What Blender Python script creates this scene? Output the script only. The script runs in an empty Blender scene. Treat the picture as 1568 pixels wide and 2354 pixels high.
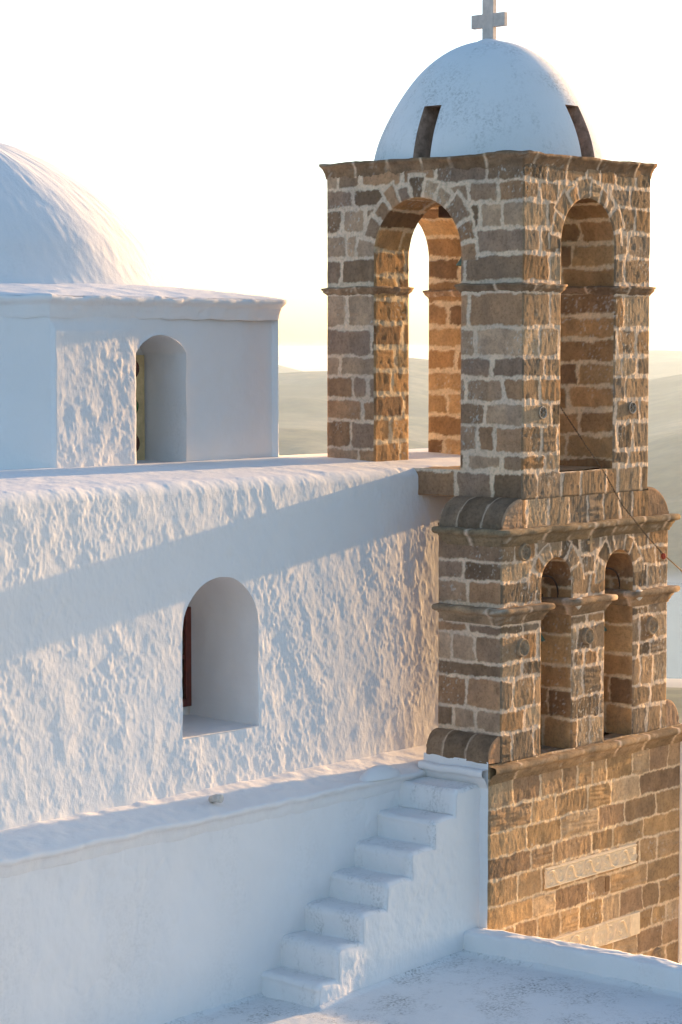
import bpy, bmesh, math
import numpy as np
from mathutils import Vector, Matrix

R = math.radians
scene = bpy.context.scene
C = scene.collection

# ------------------------------------------------------------------ camera, world, sun, exposure
PITCH, YAW = R(4.088), R(41.8)
cam_d = bpy.data.cameras.new('camera')
cam = bpy.data.objects.new('camera', cam_d)
C.objects.link(cam)
fwd = Vector((math.cos(YAW) * math.cos(PITCH), math.sin(YAW) * math.cos(PITCH), -math.sin(PITCH)))
cam.rotation_euler = fwd.to_track_quat('-Z', 'Y').to_euler()
cam.location = (0, 0, 0)
cam_d.sensor_fit = 'VERTICAL'
cam_d.sensor_height = 36
cam_d.lens = 36 * 5278 / 2353
cam_d.clip_start = 0.1
cam_d.clip_end = 60000
scene.camera = cam

SUN_AZ, SUN_EL = R(-3.5), R(8.5)          # azimuth counted from +X
world = bpy.data.worlds.new('World')
scene.world = world
world.use_nodes = True
wn = world.node_tree
wn.nodes.clear()
sky = wn.nodes.new('ShaderNodeTexSky')
sky.sky_type = 'NISHITA'
sky.sun_disc = False
sky.sun_elevation = SUN_EL
sky.sun_rotation = R(90) - SUN_AZ          # sky north is +Y, turning clockwise
sky.altitude = 200
sky.air_density = 0.95
sky.dust_density = 2.0
sky.ozone_density = 1.9
bg = wn.nodes.new('ShaderNodeBackground')
bg.inputs['Strength'].default_value = 0.15
wo = wn.nodes.new('ShaderNodeOutputWorld')
tcw = wn.nodes.new('ShaderNodeTexCoord')
addv = wn.nodes.new('ShaderNodeVectorMath')          # the visible horizon lies a little under eye level
addv.operation = 'ADD'
addv.inputs[1].default_value = (0, 0, 0.02)
nrmv = wn.nodes.new('ShaderNodeVectorMath')
nrmv.operation = 'NORMALIZE'
wn.links.new(tcw.outputs['Generated'], addv.inputs[0])
wn.links.new(addv.outputs[0], nrmv.inputs[0])
wn.links.new(nrmv.outputs[0], sky.inputs['Vector'])
wn.links.new(sky.outputs[0], bg.inputs[0])
wn.links.new(bg.outputs[0], wo.inputs[0])

sun_d = bpy.data.lights.new('sun', 'SUN')
sun_d.energy = 3.7
sun_d.angle = R(0.6)
sun_d.color = (1.0, 0.62, 0.29)
sun = bpy.data.objects.new('sun', sun_d)
C.objects.link(sun)
sv = Vector((math.cos(SUN_AZ) * math.cos(SUN_EL), math.sin(SUN_AZ) * math.cos(SUN_EL), math.sin(SUN_EL)))
sun.rotation_euler = (-sv).to_track_quat('-Z', 'Y').to_euler()

scene.view_settings.view_transform = 'Standard'
scene.view_settings.look = 'None'
scene.view_settings.exposure = 1.52
scene.view_settings.gamma = 1.0
scene.cycles.max_bounces = 8
scene.cycles.diffuse_bounces = 5
scene.cycles.volume_bounces = 1
scene.cycles.sample_clamp_indirect = 6.0

# ------------------------------------------------------------------ numbers of the place (metres)
YF = 11.129                                # stone front
Y2B = 11.762                               # back of the bell gable
X1L, X1R = 14.195, 16.93                   # lower front
X2L, X2R = 14.342, 16.70                   # bell gable
X3L, X3R = 14.605, 16.385                  # belfry
Y3B = 13.215
YN = 12.201                                # nave wall
YA = 11.79                                 # aisle wall
YS = 11.214                                # stair side
ZR = -0.99                                 # nave roof

# ------------------------------------------------------------------ noise
_rng = np.random.RandomState(7)
_T = _rng.rand(64, 64, 64) * 2 - 1


def vn(x, y, z):
    x, y, z = np.broadcast_arrays(x, y, z)
    xi, yi, zi = np.floor(x).astype(int), np.floor(y).astype(int), np.floor(z).astype(int)
    fx, fy, fz = x - xi, y - yi, z - zi
    fx = fx * fx * (3 - 2 * fx)
    fy = fy * fy * (3 - 2 * fy)
    fz = fz * fz * (3 - 2 * fz)
    r = 0
    for a in (0, 1):
        wa = fx if a else 1 - fx
        for b in (0, 1):
            wb = fy if b else 1 - fy
            for c in (0, 1):
                wc = fz if c else 1 - fz
                r = r + wa * wb * wc * _T[(xi + a) & 63, (yi + b) & 63, (zi + c) & 63]
    return r


def fbm(x, y, z, o=3):
    s, a = 0, 1.0
    for i in range(o):
        s = s + a * vn(x * 2 ** i + 11.3 * i, y * 2 ** i + 5.7 * i, z * 2 ** i + 3.1 * i)
        a *= 0.5
    return s


def sstep(a, b, x):
    t = np.clip((x - a) / (b - a), 0, 1)
    return t * t * (3 - 2 * t)


def wob(P, amp=0.005):
    """position-based irregularity, the same for every surface that meets at a point"""
    x, y, z = P[..., 0], P[..., 1], P[..., 2]
    d = np.stack([fbm(x * 7 + 3, y * 7, z * 7, 3), fbm(x * 7, y * 7 + 19, z * 7, 3),
                  fbm(x * 7, y * 7, z * 7 + 31, 3)], -1)
    return P + amp * d


# ------------------------------------------------------------------ objects
def link(o, parent=None):
    C.objects.link(o)
    if parent is not None:
        o.parent = parent
    return o


def tag(o, label=None, cat=None, group=None, kind=None):
    for k, v in (('label', label), ('category', cat), ('group', group), ('kind', kind)):
        if v:
            o[k] = v
    return o


def thing(name, label, cat, loc, group=None):
    o = bpy.data.objects.new(name, None)
    o.location = loc
    o.empty_display_size = 0.2
    C.objects.link(o)
    return tag(o, label, cat, group)


def mesh_obj(name, V, F, mat, parent=None, col=None, smooth=True, origin=None):
    V = np.asarray(V, np.float32).reshape(-1, 3)
    F = np.asarray(F, np.int32)
    me = bpy.data.meshes.new(name)
    base = np.array(origin if origin is not None else (parent.location if parent is not None else (0, 0, 0)), np.float32)
    q = parent
    off = np.zeros(3, np.float32)
    while q is not None:
        off += np.array(q.location, np.float32)
        q = q.parent
    me.vertices.add(len(V))
    me.vertices.foreach_set('co', (V - off).ravel())
    n, k = F.shape
    me.loops.add(n * k)
    me.loops.foreach_set('vertex_index', F.ravel())
    me.polygons.add(n)
    me.polygons.foreach_set('loop_start', np.arange(0, n * k, k, dtype=np.int32))
    me.polygons.foreach_set('loop_total', np.full(n, k, np.int32))
    if smooth:
        me.polygons.foreach_set('use_smooth', np.ones(n, bool))
    if col is not None:
        a = me.color_attributes.new('col', 'FLOAT_COLOR', 'POINT')
        c = np.ones((len(V), 4), np.float32)
        c[:, :3] = np.asarray(col).reshape(-1, 3)
        a.data.foreach_set('color', c.ravel())
    me.materials.append(mat)
    me.update()
    me.validate()
    return link(bpy.data.objects.new(name, me), parent)


def grid_faces(ni, nj, keep=None, flip=False):
    i, j = np.meshgrid(np.arange(ni - 1), np.arange(nj - 1), indexing='ij')
    a = i * nj + j
    F = np.stack([a, a + nj, a + nj + 1, a + 1], -1)
    if flip:
        F = F[..., ::-1]
    if keep is not None:
        return F[keep]
    return F.reshape(-1, 4)


def compact(V, F, col=None):
    used = np.zeros(len(V), bool)
    used[F.ravel()] = True
    m = np.cumsum(used) - 1
    return V[used], m[F], (col[used] if col is not None else None)


def grid_obj(name, P, mat, parent=None, keep=None, col=None, flip=False):
    ni, nj = P.shape[:2]
    F = grid_faces(ni, nj, keep, flip)
    V = P.reshape(-1, 3)
    c = col.reshape(-1, 3) if col is not None else None
    V, F, c = compact(V, F, c)
    if name is None:
        return V, F, c
    return mesh_obj(name, V, F, mat, parent, c)


def combine(name, items, mat, parent=None):
    Vs, Fs, Cs, n = [], [], [], 0
    for V, F, c in items:
        Vs.append(V)
        Fs.append(F + n)
        Cs.append(c if c is not None else np.ones((len(V), 3)))
        n += len(V)
    return mesh_obj(name, np.concatenate(Vs), np.concatenate(Fs), mat, parent, np.concatenate(Cs))


class Bm:
    """collects solids into one mesh"""
    def __init__(self):
        self.b = bmesh.new()

    def box(self, x0, x1, y0, y1, z0, z1, bev=0.0, seg=2, rot=None, about=None):
        r = bmesh.ops.create_cube(self.b, size=1)
        vs = r['verts']
        for v in vs:
            v.co = Vector(((x0 + x1) / 2 + v.co.x * (x1 - x0), (y0 + y1) / 2 + v.co.y * (y1 - y0), (z0 + z1) / 2 + v.co.z * (z1 - z0)))
        if bev:
            es = list({e for v in vs for e in v.link_edges})
            g = bmesh.ops.bevel(self.b, geom=es, offset=bev, segments=seg, affect='EDGES', profile=0.6)
            vs = list({v for f in g['faces'] for v in f.verts})
        if rot is not None:
            bmesh.ops.rotate(self.b, verts=vs, cent=about, matrix=rot)
        return vs

    def tube(self, pts, r, seg=8, caps=True):
        pts = [Vector(p) for p in pts]
        rs = r if hasattr(r, '__len__') else [r] * len(pts)
        rings = []
        up = Vector((0, 0, 1))
        for i, p in enumerate(pts):
            t = (pts[min(i + 1, len(pts) - 1)] - pts[max(i - 1, 0)]).normalized()
            a = t.cross(up)
            if a.length < 1e-4:
                a = t.cross(Vector((1, 0, 0)))
            a.normalize()
            b = t.cross(a).normalized()
            rings.append([self.b.verts.new(p + rs[i] * (math.cos(k * 2 * math.pi / seg) * a + math.sin(k * 2 * math.pi / seg) * b)) for k in range(seg)])
        for r0, r1 in zip(rings, rings[1:]):
            for k in range(seg):
                self.b.faces.new((r0[k], r0[(k + 1) % seg], r1[(k + 1) % seg], r1[k]))
        if caps:
            self.b.faces.new(rings[0][::-1])
            self.b.faces.new(rings[-1])

    def lathe(self, c, prof, seg=32, sx=1, sy=1):
        rings = []
        for r, z in prof:
            if r < 1e-5:
                rings.append([self.b.verts.new((c[0], c[1], c[2] + z))])
            else:
                rings.append([self.b.verts.new((c[0] + sx * r * math.cos(2 * math.pi * k / seg), c[1] + sy * r * math.sin(2 * math.pi * k / seg), c[2] + z)) for k in range(seg)])
        for r0, r1 in zip(rings, rings[1:]):
            for k in range(seg):
                k2 = (k + 1) % seg
                if len(r0) == 1:
                    self.b.faces.new((r0[0], r1[k2], r1[k]))
                elif len(r1) == 1:
                    self.b.faces.new((r0[k], r0[k2], r1[0]))
                else:
                    self.b.faces.new((r0[k], r0[k2], r1[k2], r1[k]))

    def build(self, name, mat, parent=None, smooth=False):
        bmesh.ops.recalc_face_normals(self.b, faces=self.b.faces)
        off = Vector((0, 0, 0))
        q = parent
        while q is not None:
            off += q.location
            q = q.parent
        bmesh.ops.translate(self.b, verts=self.b.verts, vec=-off)
        me = bpy.data.meshes.new(name)
        self.b.to_mesh(me)
        self.b.free()
        if smooth:
            me.polygons.foreach_set('use_smooth', np.ones(len(me.polygons), bool))
        me.materials.append(mat)
        return link(bpy.data.objects.new(name, me), parent)


# ------------------------------------------------------------------ materials
def newmat(name):
    m = bpy.data.materials.new(name)
    m.use_nodes = True
    nt = m.node_tree
    b = nt.nodes['Principled BSDF']
    return m, nt, b


def node(nt, typ, **kw):
    n = nt.nodes.new(typ)
    for k, v in kw.items():
        if k in n.inputs:
            n.inputs[k].default_value = v
        else:
            setattr(n, k, v)
    return n


def noise(nt, scale, detail=4, rough=0.6, vec=None, stretch=None):
    tc = nt.nodes.new('ShaderNodeNewGeometry')
    src = tc.outputs['Position']
    if stretch:
        mp = nt.nodes.new('ShaderNodeMapping')
        mp.inputs['Scale'].default_value = stretch
        nt.links.new(src, mp.inputs['Vector'])
        src = mp.outputs[0]
    n = node(nt, 'ShaderNodeTexNoise', Scale=scale, Detail=detail, Roughness=rough)
    nt.links.new(src, n.inputs['Vector'])
    return n.outputs['Fac']


def ramp(nt, fac, stops):
    r = nt.nodes.new('ShaderNodeValToRGB')
    e = r.color_ramp.elements
    while len(e) > 1:
        e.remove(e[-1])
    e[0].position = stops[0][0]
    e[0].color = (*stops[0][1], 1) if len(stops[0][1]) == 3 else stops[0][1]
    for p, c in stops[1:]:
        x = e.new(p)
        x.color = (*c, 1)
    nt.links.new(fac, r.inputs[0])
    return r.outputs[0]


def mix(nt, a, b, fac, mode='MIX'):
    m = nt.nodes.new('ShaderNodeMix')
    m.data_type = 'RGBA'
    m.blend_type = mode
    for s, v in (('A', a), ('B', b)):
        i = [q for q in m.inputs if q.name == s and q.type == 'RGBA'][0]
        if isinstance(v, tuple):
            i.default_value = (*v, 1)
        else:
            nt.links.new(v, i)
    if isinstance(fac, (int, float)):
        m.inputs['Factor'].default_value = fac
    else:
        nt.links.new(fac, m.inputs['Factor'])
    return [q for q in m.outputs if q.type == 'RGBA'][0]


def bump(nt, b, layers):
    """layers of (height socket, distance in metres)"""
    prev = None
    for h, d in layers:
        n = node(nt, 'ShaderNodeBump', Strength=1.0, Distance=d)
        nt.links.new(h, n.inputs['Height'])
        if prev is not None:
            nt.links.new(prev, n.inputs['Normal'])
        prev = n.outputs[0]
    nt.links.new(prev, b.inputs['Normal'])


def plaster(name, base=(0.80, 0.775, 0.765), dirt=0.0, fine=0.002, streak=False, dirt_scale=3.0, col=False):
    m, nt, b = newmat(name)
    n1 = noise(nt, 1.3, 5, 0.65)
    c = ramp(nt, n1, [(0.3, tuple(v * 0.95 for v in base)), (0.7, base)])
    n2 = noise(nt, 9, 6, 0.7)
    c = mix(nt, c, (0.74, 0.715, 0.67), ramp(nt, n2, [(0.55, (0, 0, 0)), (0.8, (0.5, 0.5, 0.5))]))
    if dirt:
        n3 = noise(nt, dirt_scale, 8, 0.75, stretch=(1, 1, 0.4))
        n4 = noise(nt, 45, 5, 0.7)
        f3 = ramp(nt, n3, [(0.48, (0, 0, 0)), (0.66, (1, 1, 1))])
        f4 = ramp(nt, n4, [(0.46, (0, 0, 0)), (0.62, (1, 1, 1))])
        mm = node(nt, 'ShaderNodeMath', operation='MULTIPLY')
        nt.links.new(f3, mm.inputs[0])
        nt.links.new(f4, mm.inputs[1])
        m2 = node(nt, 'ShaderNodeMath', operation='MULTIPLY')
        nt.links.new(mm.outputs[0], m2.inputs[0])
        m2.inputs[1].default_value = dirt
        c = mix(nt, c, (0.16, 0.15, 0.13), m2.outputs[0])
    if col:
        a = node(nt, 'ShaderNodeVertexColor', layer_name='col')
        c = mix(nt, c, a.outputs[0], 1.0, 'MULTIPLY')
    nt.links.new(c, b.inputs['Base Color'])
    b.inputs['Roughness'].default_value = 0.9
    b.inputs['Specular IOR Level'].default_value = 0.25
    bump(nt, b, [(noise(nt, 30, 5, 0.65, stretch=(1, 1, 0.6)), fine * 2.0), (noise(nt, 130, 3, 0.6), fine * 0.5)])
    return m


def stonemat(name, fine=0.003, streak=(1, 1, 0.35)):
    m, nt, b = newmat(name)
    a = node(nt, 'ShaderNodeVertexColor', layer_name='col')
    n1 = noise(nt, 38, 6, 0.75)
    c = mix(nt, a.outputs[0], ramp(nt, n1, [(0.25, (0.55, 0.53, 0.5)), (0.5, (1, 1, 1)), (0.8, (1.25, 1.22, 1.2))]), 1.0, 'MULTIPLY')
    n2 = noise(nt, 4.5, 4, 0.6)
    c = mix(nt, c, ramp(nt, n2, [(0.3, (0.85, 0.86, 0.9)), (0.7, (1.12, 1.06, 0.98))]), 1.0, 'MULTIPLY')
    nt.links.new(c, b.inputs['Base Color'])
    b.inputs['Roughness'].default_value = 0.95
    b.inputs['Specular IOR Level'].default_value = 0.15
    bump(nt, b, [(noise(nt, 60, 7, 0.8, stretch=streak), fine * 3.6), (noise(nt, 190, 3, 0.6), fine * 0.8)])
    return m


def plain(name, col, rough=0.6, metal=0.0, nscale=30, var=0.25, bmp=0.001):
    m, nt, b = newmat(name)
    c = ramp(nt, noise(nt, nscale, 5, 0.65), [(0.3, tuple(v * (1 - var) for v in col)), (0.7, tuple(min(1, v * (1 + var)) for v in col))])
    nt.links.new(c, b.inputs['Base Color'])
    b.inputs['Roughness'].default_value = rough
    b.inputs['Metallic'].default_value = metal
    if bmp:
        bump(nt, b, [(noise(nt, nscale * 2, 4, 0.6), bmp)])
    return m


M_WALL = plaster('whitewash_rough')
M_SMOOTH = plaster('whitewash_smooth', dirt=0.12, fine=0.0012, dirt_scale=1.8)
M_FLOOR = plaster('whitewash_floor', base=(0.76, 0.75, 0.74), dirt=0.9, fine=0.002, dirt_scale=2.2)
M_STEP = plaster('whitewash_step', dirt=0.5, fine=0.0015, dirt_scale=5)
M_DOME = plaster('whitewash_dome', base=(0.79, 0.77, 0.765), dirt=0.5, fine=0.0015, dirt_scale=2.6)
M_DOME2 = plaster('whitewash_great_dome', dirt=0.12, fine=0.0012)
M_STONE = stonemat('tower_stone')
M_TRIM = stonemat('moulded_stone', 0.002, (1, 1, 1))
M_MARBLE = plain('pale_marble', (0.62, 0.49, 0.34), 0.8, nscale=25, var=0.12)
M_CROSS = plain('cross_marble', (0.60, 0.49, 0.43), 0.7, nscale=12, var=0.2)
M_BRONZE = plain('bell_bronze', (0.045, 0.13, 0.10), 0.6, 0.2, nscale=18, var=0.5)
M_IRON = plain('rusty_iron', (0.05, 0.028, 0.02), 0.75, 0.3, nscale=60, var=0.4)
M_BEAM = plain('bell_beam', (0.07, 0.035, 0.02), 0.8, nscale=30, var=0.4)
M_ROPE = plain('rope_fibre', (0.42, 0.27, 0.15), 0.9, nscale=80, var=0.3)
M_REDWOOD = plain('red_brown_wood', (0.13, 0.022, 0.012), 0.55, nscale=20, var=0.3)
M_PANEGLASS = plain('dark_glass', (0.012, 0.016, 0.012), 0.12, nscale=5, var=0.3, bmp=0)
M_YELLOW = plain('ochre_panel', (0.60, 0.44, 0.22), 0.85, nscale=9, var=0.25)
M_BROWNGL = plain('brown_glass', (0.10, 0.035, 0.02), 0.2, nscale=6, var=0.3, bmp=0)
M_GREENGL = plain('green_glass', (0.01, 0.09, 0.02), 0.2, nscale=6, var=0.3, bmp=0)
M_PVC = plain('pipe_cement', (0.55, 0.5, 0.45), 0.8, nscale=40, var=0.2)


# ------------------------------------------------------------------ masonry
PAL_TOP = [((0.40, 0.23, 0.13), 4), ((0.32, 0.21, 0.145), 3), ((0.23, 0.145, 0.09), 2), ((0.46, 0.305, 0.20), 4), ((0.37, 0.235, 0.15), 3)]
PAL_LOW = [((0.40, 0.26, 0.14), 4), ((0.36, 0.235, 0.135), 3), ((0.31, 0.20, 0.12), 2), ((0.46, 0.325, 0.20), 2), ((0.43, 0.275, 0.14), 2)]
PAL_FR = [((0.30, 0.20, 0.12), 4), ((0.24, 0.175, 0.12), 3), ((0.18, 0.125, 0.08), 2), ((0.37, 0.265, 0.17), 3), ((0.33, 0.195, 0.10), 2)]
PAL_IN = [((0.43, 0.25, 0.115), 3), ((0.36, 0.21, 0.10), 3), ((0.25, 0.145, 0.075), 2), ((0.48, 0.30, 0.145), 2)]
MORT_TOP = (0.76, 0.575, 0.42)
MORT_LOW = (0.74, 0.56, 0.37)


def pick(pal):
    cols = []
    for c, w in pal:
        cols += [c] * w
    return np.array(cols)


class Masonry:
    def __init__(self, seed, u0, u1, zs, w=(0.18, 0.42), jw=0.035, rings=(), pal=PAL_TOP, mortar=MORT_TOP, rough=1.0, key='', holes=()):
        self.rs = np.random.RandomState(seed)
        self.zs = np.array(zs)
        self.jw, self.rings, self.pal, self.mortar, self.rough, self.seed = jw, rings, pick(pal), np.array(mortar), rough, seed
        self.j = []
        prev = []
        for k in range(len(zs) - 1):
            for tries in range(12):
                u = u0
                row = []
                big = self.rs.rand() < 0.25
                while True:
                    ww = self.rs.uniform(*w) * (1.5 if big else 1)
                    u += ww
                    if u > u1 - w[0] * 0.55:
                        break
                    row.append(u)
                if all(abs(a - b) > 0.05 for a in row for b in prev):
                    break
            self.j.append(np.array([u0 - 0.2] + row + [u1 + 0.2]))
            prev = row
        self.vous = []
        for (uc, zc, rr, t, n) in rings:
            a = np.cumsum(self.rs.uniform(0.7, 1.3, n))
            a = np.concatenate([[0], a / a[-1]]) * (math.pi + 0.24) - 0.12
            a[0] = -0.5
            a[-1] = math.pi + 0.5
            self.vous.append((a, t * self.rs.uniform(0.8, 1.35, n + 2)))

    def eval(self, u, z):
        s = self.seed * 1.37
        uw = u + 0.014 * fbm(u * 8, z * 8, s, 3) + 0.007 * fbm(u * 45, z * 45, s, 2)
        zw = z + 0.011 * fbm(u * 6 + 40, z * 6, s, 3) + 0.007 * fbm(u * 45 + 9, z * 45, s, 2)
        k = np.clip(np.searchsorted(self.zs, zw) - 1, 0, len(self.zs) - 2)
        dz = np.minimum(zw - self.zs[k], self.zs[k + 1] - zw)
        dz = np.where((k == 0) & (zw < (self.zs[0] + self.zs[1]) / 2), self.zs[1] - zw, dz)
        dz = np.where((k == len(self.zs) - 2) & (zw > (self.zs[-1] + self.zs[-2]) / 2), zw - self.zs[-2], dz)
        du = np.zeros_like(uw)
        idn = np.zeros(uw.shape, int)
        self.lu = np.zeros(uw.shape)
        for kk, row in enumerate(self.j):
            m = k == kk
            if not m.any():
                continue
            x = uw[m]
            i = np.clip(np.searchsorted(row, x) - 1, 0, len(row) - 2)
            du[m] = np.minimum(x - row[i], row[i + 1] - x)
            self.lu[m] = np.clip(x - (row[i] + row[i + 1]) / 2, -0.25, 0.25)
            idn[m] = kk * 37 + i
        r = 0.02
        jwn = self.jw * np.clip(0.5 + 0.20 * fbm(u * 24 + 5, z * 24, s, 3) + 0.32 * fbm(u * 5 + 15, z * 5, s, 2), 0.15, 1.4)
        a, b = du - jwn - r, dz - jwn - r
        d = np.where((a < 0) & (b < 0), r - np.hypot(a, b), np.minimum(du, dz) - jwn)
        for (uc, zc, rr, t, n), (ang, ts) in zip(self.rings, self.vous):
            rho = np.hypot(uw - uc, z - zc)
            th = np.arctan2(zw - zc, uc - uw)
            i = np.clip(np.searchsorted(ang, th) - 1, 0, n - 1)
            tk = ts[i]
            act = (th > -0.14) & (th < math.pi + 0.14)
            act = act & (z > zc - 0.06)
            dr = rr + tk - rho
            da = np.minimum(th - ang[i], ang[i + 1] - th) * rho
            dd = np.minimum(dr, da) - jwn * 0.9
            inr = act & (rho < rr + tk)
            d = np.where(inr, dd, np.where(act, np.minimum(d, rho - rr - tk - jwn * 0.6), d))
            idn = np.where(inr, 9000 + i + int(uc * 10), idn)
        return d, idn

    def shade(self, u, z, Pw, rough=None):
        rough = self.rough if rough is None else rough
        d, idn = self.eval(u, z)
        st = sstep(-0.004, 0.008, d)
        h1 = ((idn * 7919 + self.seed * 104729) % 1009) / 1009.0
        h2 = ((idn * 6271 + self.seed * 7561) % 997) / 997.0
        h3 = ((idn * 3571 + self.seed * 911) % 983) / 983.0
        c = self.pal[(h1 * len(self.pal)).astype(int) % len(self.pal)]
        x, y, zz = Pw[..., 0], Pw[..., 1], Pw[..., 2]
        c = c * (0.82 + 0.4 * h2)[..., None]
        mot = fbm(x * 14, y * 14, zz * 9 + h2 * 50, 4)
        c = c * (1 + 0.2 * mot)[..., None]
        # rust and lime bloom that stain parts of the stones
        lime = sstep(0.35, 0.9, fbm(x * 60 + 9, y * 60, zz * 50, 3)) * sstep(0.1, 0.5, fbm(x * 3, y * 3 + 4, zz * 3, 2)) * 0.75
        mo = self.mortar * (1 + 0.10 * fbm(x * 10 + 2, y * 10, zz * 10, 3))[..., None]
        c = c * (1 - lime[..., None]) + np.array((0.6, 0.54, 0.47)) * lime[..., None]
        col = c * st[..., None] + mo * (1 - st[..., None])
        # relief: tooling streaks with a lean of their own on every stone, pits, some badly weathered stones
        lean = (h2 - 0.5) * 0.6
        uu = u + lean * z
        streak = vn(uu * 48 + idn, z * 13, h2 * 40) * 0.6 + vn(uu * 95, z * 30, h1 * 40) * 0.4
        pits = -sstep(0.45, 0.8, vn(u * 38, z * 30, h1 * 60)) * 1.2
        worn = np.where(h3 > getattr(self, 'wt', 0.92), 1.0, 0.0)
        lay = vn(u * 7 + h1 * 20, (z + 0.12 * (h1 - 0.3) * u) * 55, h1 * 30)
        hh = 0.0020 * streak + 0.0030 * pits + 0.0012 * vn(u * 12, z * 12, h1 * 30) + worn * 0.006 * lay
        hs = (0.004 + 0.007 * h3 + rough * hh) + rough * (0.022 * (h1 - 0.35)) * self.lu
        hm = 0.0055 + 0.0045 * fbm(u * 30, z * 16, 3.3, 3) * (0.4 + 0.6 * rough)
        h = hs * st + hm * (1 - st)
        return h, col


def coords(*segs):
    """(start, stop, step) pieces joined into one coordinate row"""
    out = [np.array([segs[0][0]])]
    for a, b, s in segs:
        n = max(1, int(round((b - a) / s)))
        out.append(np.linspace(a, b, n + 1)[1:])
    return np.concatenate(out)


class Arch:
    def __init__(self, u0, u1, z0, apex):
        self.u0, self.u1, self.z0 = u0, u1, z0
        self.r = (u1 - u0) / 2
        self.uc = (u0 + u1) / 2
        self.zc = apex - self.r
        self.apex = apex

    def sdf(self, u, z):
        """>0 inside the opening"""
        low = np.minimum(self.r - np.abs(u - self.uc), z - self.z0)
        up = self.r - np.hypot(u - self.uc, z - self.zc)
        return np.where(z < self.zc, low, up)

    def path(self, step=0.012):
        a = coords((self.z0, self.zc, step))
        n = max(8, int(math.pi * self.r / step))
        th = np.linspace(math.pi, 0, n)
        L = [(self.u0, z, 1, 0) for z in a[:-1]]
        L += [(self.uc + self.r * math.cos(t), self.zc + self.r * math.sin(t), -math.cos(t), -math.sin(t)) for t in th]
        L += [(self.u1, z, -1, 0) for z in a[::-1][1:]]
        return np.array(L)


class FlatArch:
    """opening with a segmental head"""
    def __init__(self, u0, u1, z0, zs, apex):
        self.u0, self.u1, self.z0, self.zs, self.apex = u0, u1, z0, zs, apex
        w = (u1 - u0) / 2
        s = apex - zs
        self.R = (w * w + s * s) / (2 * s)
        self.uc, self.zc = (u0 + u1) / 2, apex - self.R
        self.w = w

    def sdf(self, u, z):
        a = np.minimum(self.w - np.abs(u - self.uc), z - self.z0)
        return np.where(z > self.zs - 0.02, np.minimum(a, self.R - np.hypot(u - self.uc, z - self.zc)), a)

    def path(self, step=0.012):
        a = coords((self.z0, self.zs, step))
        th0 = math.asin(self.w / self.R)
        th = np.linspace(-th0, th0, max(8, int(2 * th0 * self.R / step)))
        L = [(self.u0, z, 1, 0) for z in a[:-1]]
        L += [(self.uc + self.R * math.sin(t), self.zc + self.R * math.cos(t), -math.sin(t), -math.cos(t)) for t in th]
        L += [(self.u1, z, -1, 0) for z in a[::-1][1:]]
        return np.array(L)


def wall_face(name, O, U, N, us, zs, mat, parent, relief, holes=(), flip=False, cut=None, wobble=0.002, fade=0.014, edges='lrtb'):
    """a wall surface standing on O + u*U + z*Z with outward normal N, cut by openings"""
    u, z = np.meshgrid(us, zs, indexing='ij')
    cu, cz = (u[1:, 1:] + u[:-1, :-1]) / 2, (z[1:, 1:] + z[:-1, :-1]) / 2
    keep = np.ones(cu.shape, bool)
    edge = np.full(u.shape, 9.0)
    for h in holes:
        keep &= h.sdf(cu, cz) < 0
    if cut is not None:
        keep &= cut(cu, cz) < 0
    for h in list(holes) + ([cut] if cut is not None else []):
        sd = h.sdf if hasattr(h, 'sdf') else h
        k4 = np.zeros(u.shape, int)
        t4 = np.zeros(u.shape, int)
        for a in (slice(None, -1), slice(1, None)):
            for b in (slice(None, -1), slice(1, None)):
                k4[a, b] += keep
                t4[a, b] += 1
        bd = (k4 > 0) & (k4 < t4)
        s = sd(u, z)
        st = 0.012
        near = bd & (np.abs(s) < st * 1.6)
        for it in range(2):
            e = 1e-4
            s = sd(u, z)
            gx = (sd(u + e, z) - sd(u - e, z)) / (2 * e)
            gz = (sd(u, z + e) - sd(u, z - e)) / (2 * e)
            g = np.maximum(gx * gx + gz * gz, 1e-3)
            u = np.where(near, u - s * gx / g, u)
            z = np.where(near, z - s * gz / g, z)
        edge = np.minimum(edge, np.abs(sd(u, z)))
    if 'l' in edges:
        edge = np.minimum(edge, u - us[0])
    if 'r' in edges:
        edge = np.minimum(edge, us[-1] - u)
    if 't' in edges:
        edge = np.minimum(edge, zs[-1] - z)
    if 'b' in edges:
        edge = np.minimum(edge, z - zs[0])
    P = np.array(O) + u[..., None] * np.array(U) + z[..., None] * np.array((0, 0, 1.0))
    h, col = relief(u, z, P)
    h = h * sstep(0, fade, edge)
    Pd = wob(P, wobble) + h[..., None] * np.array(N)
    return grid_obj(name, Pd, mat, parent, keep, col, flip)


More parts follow.
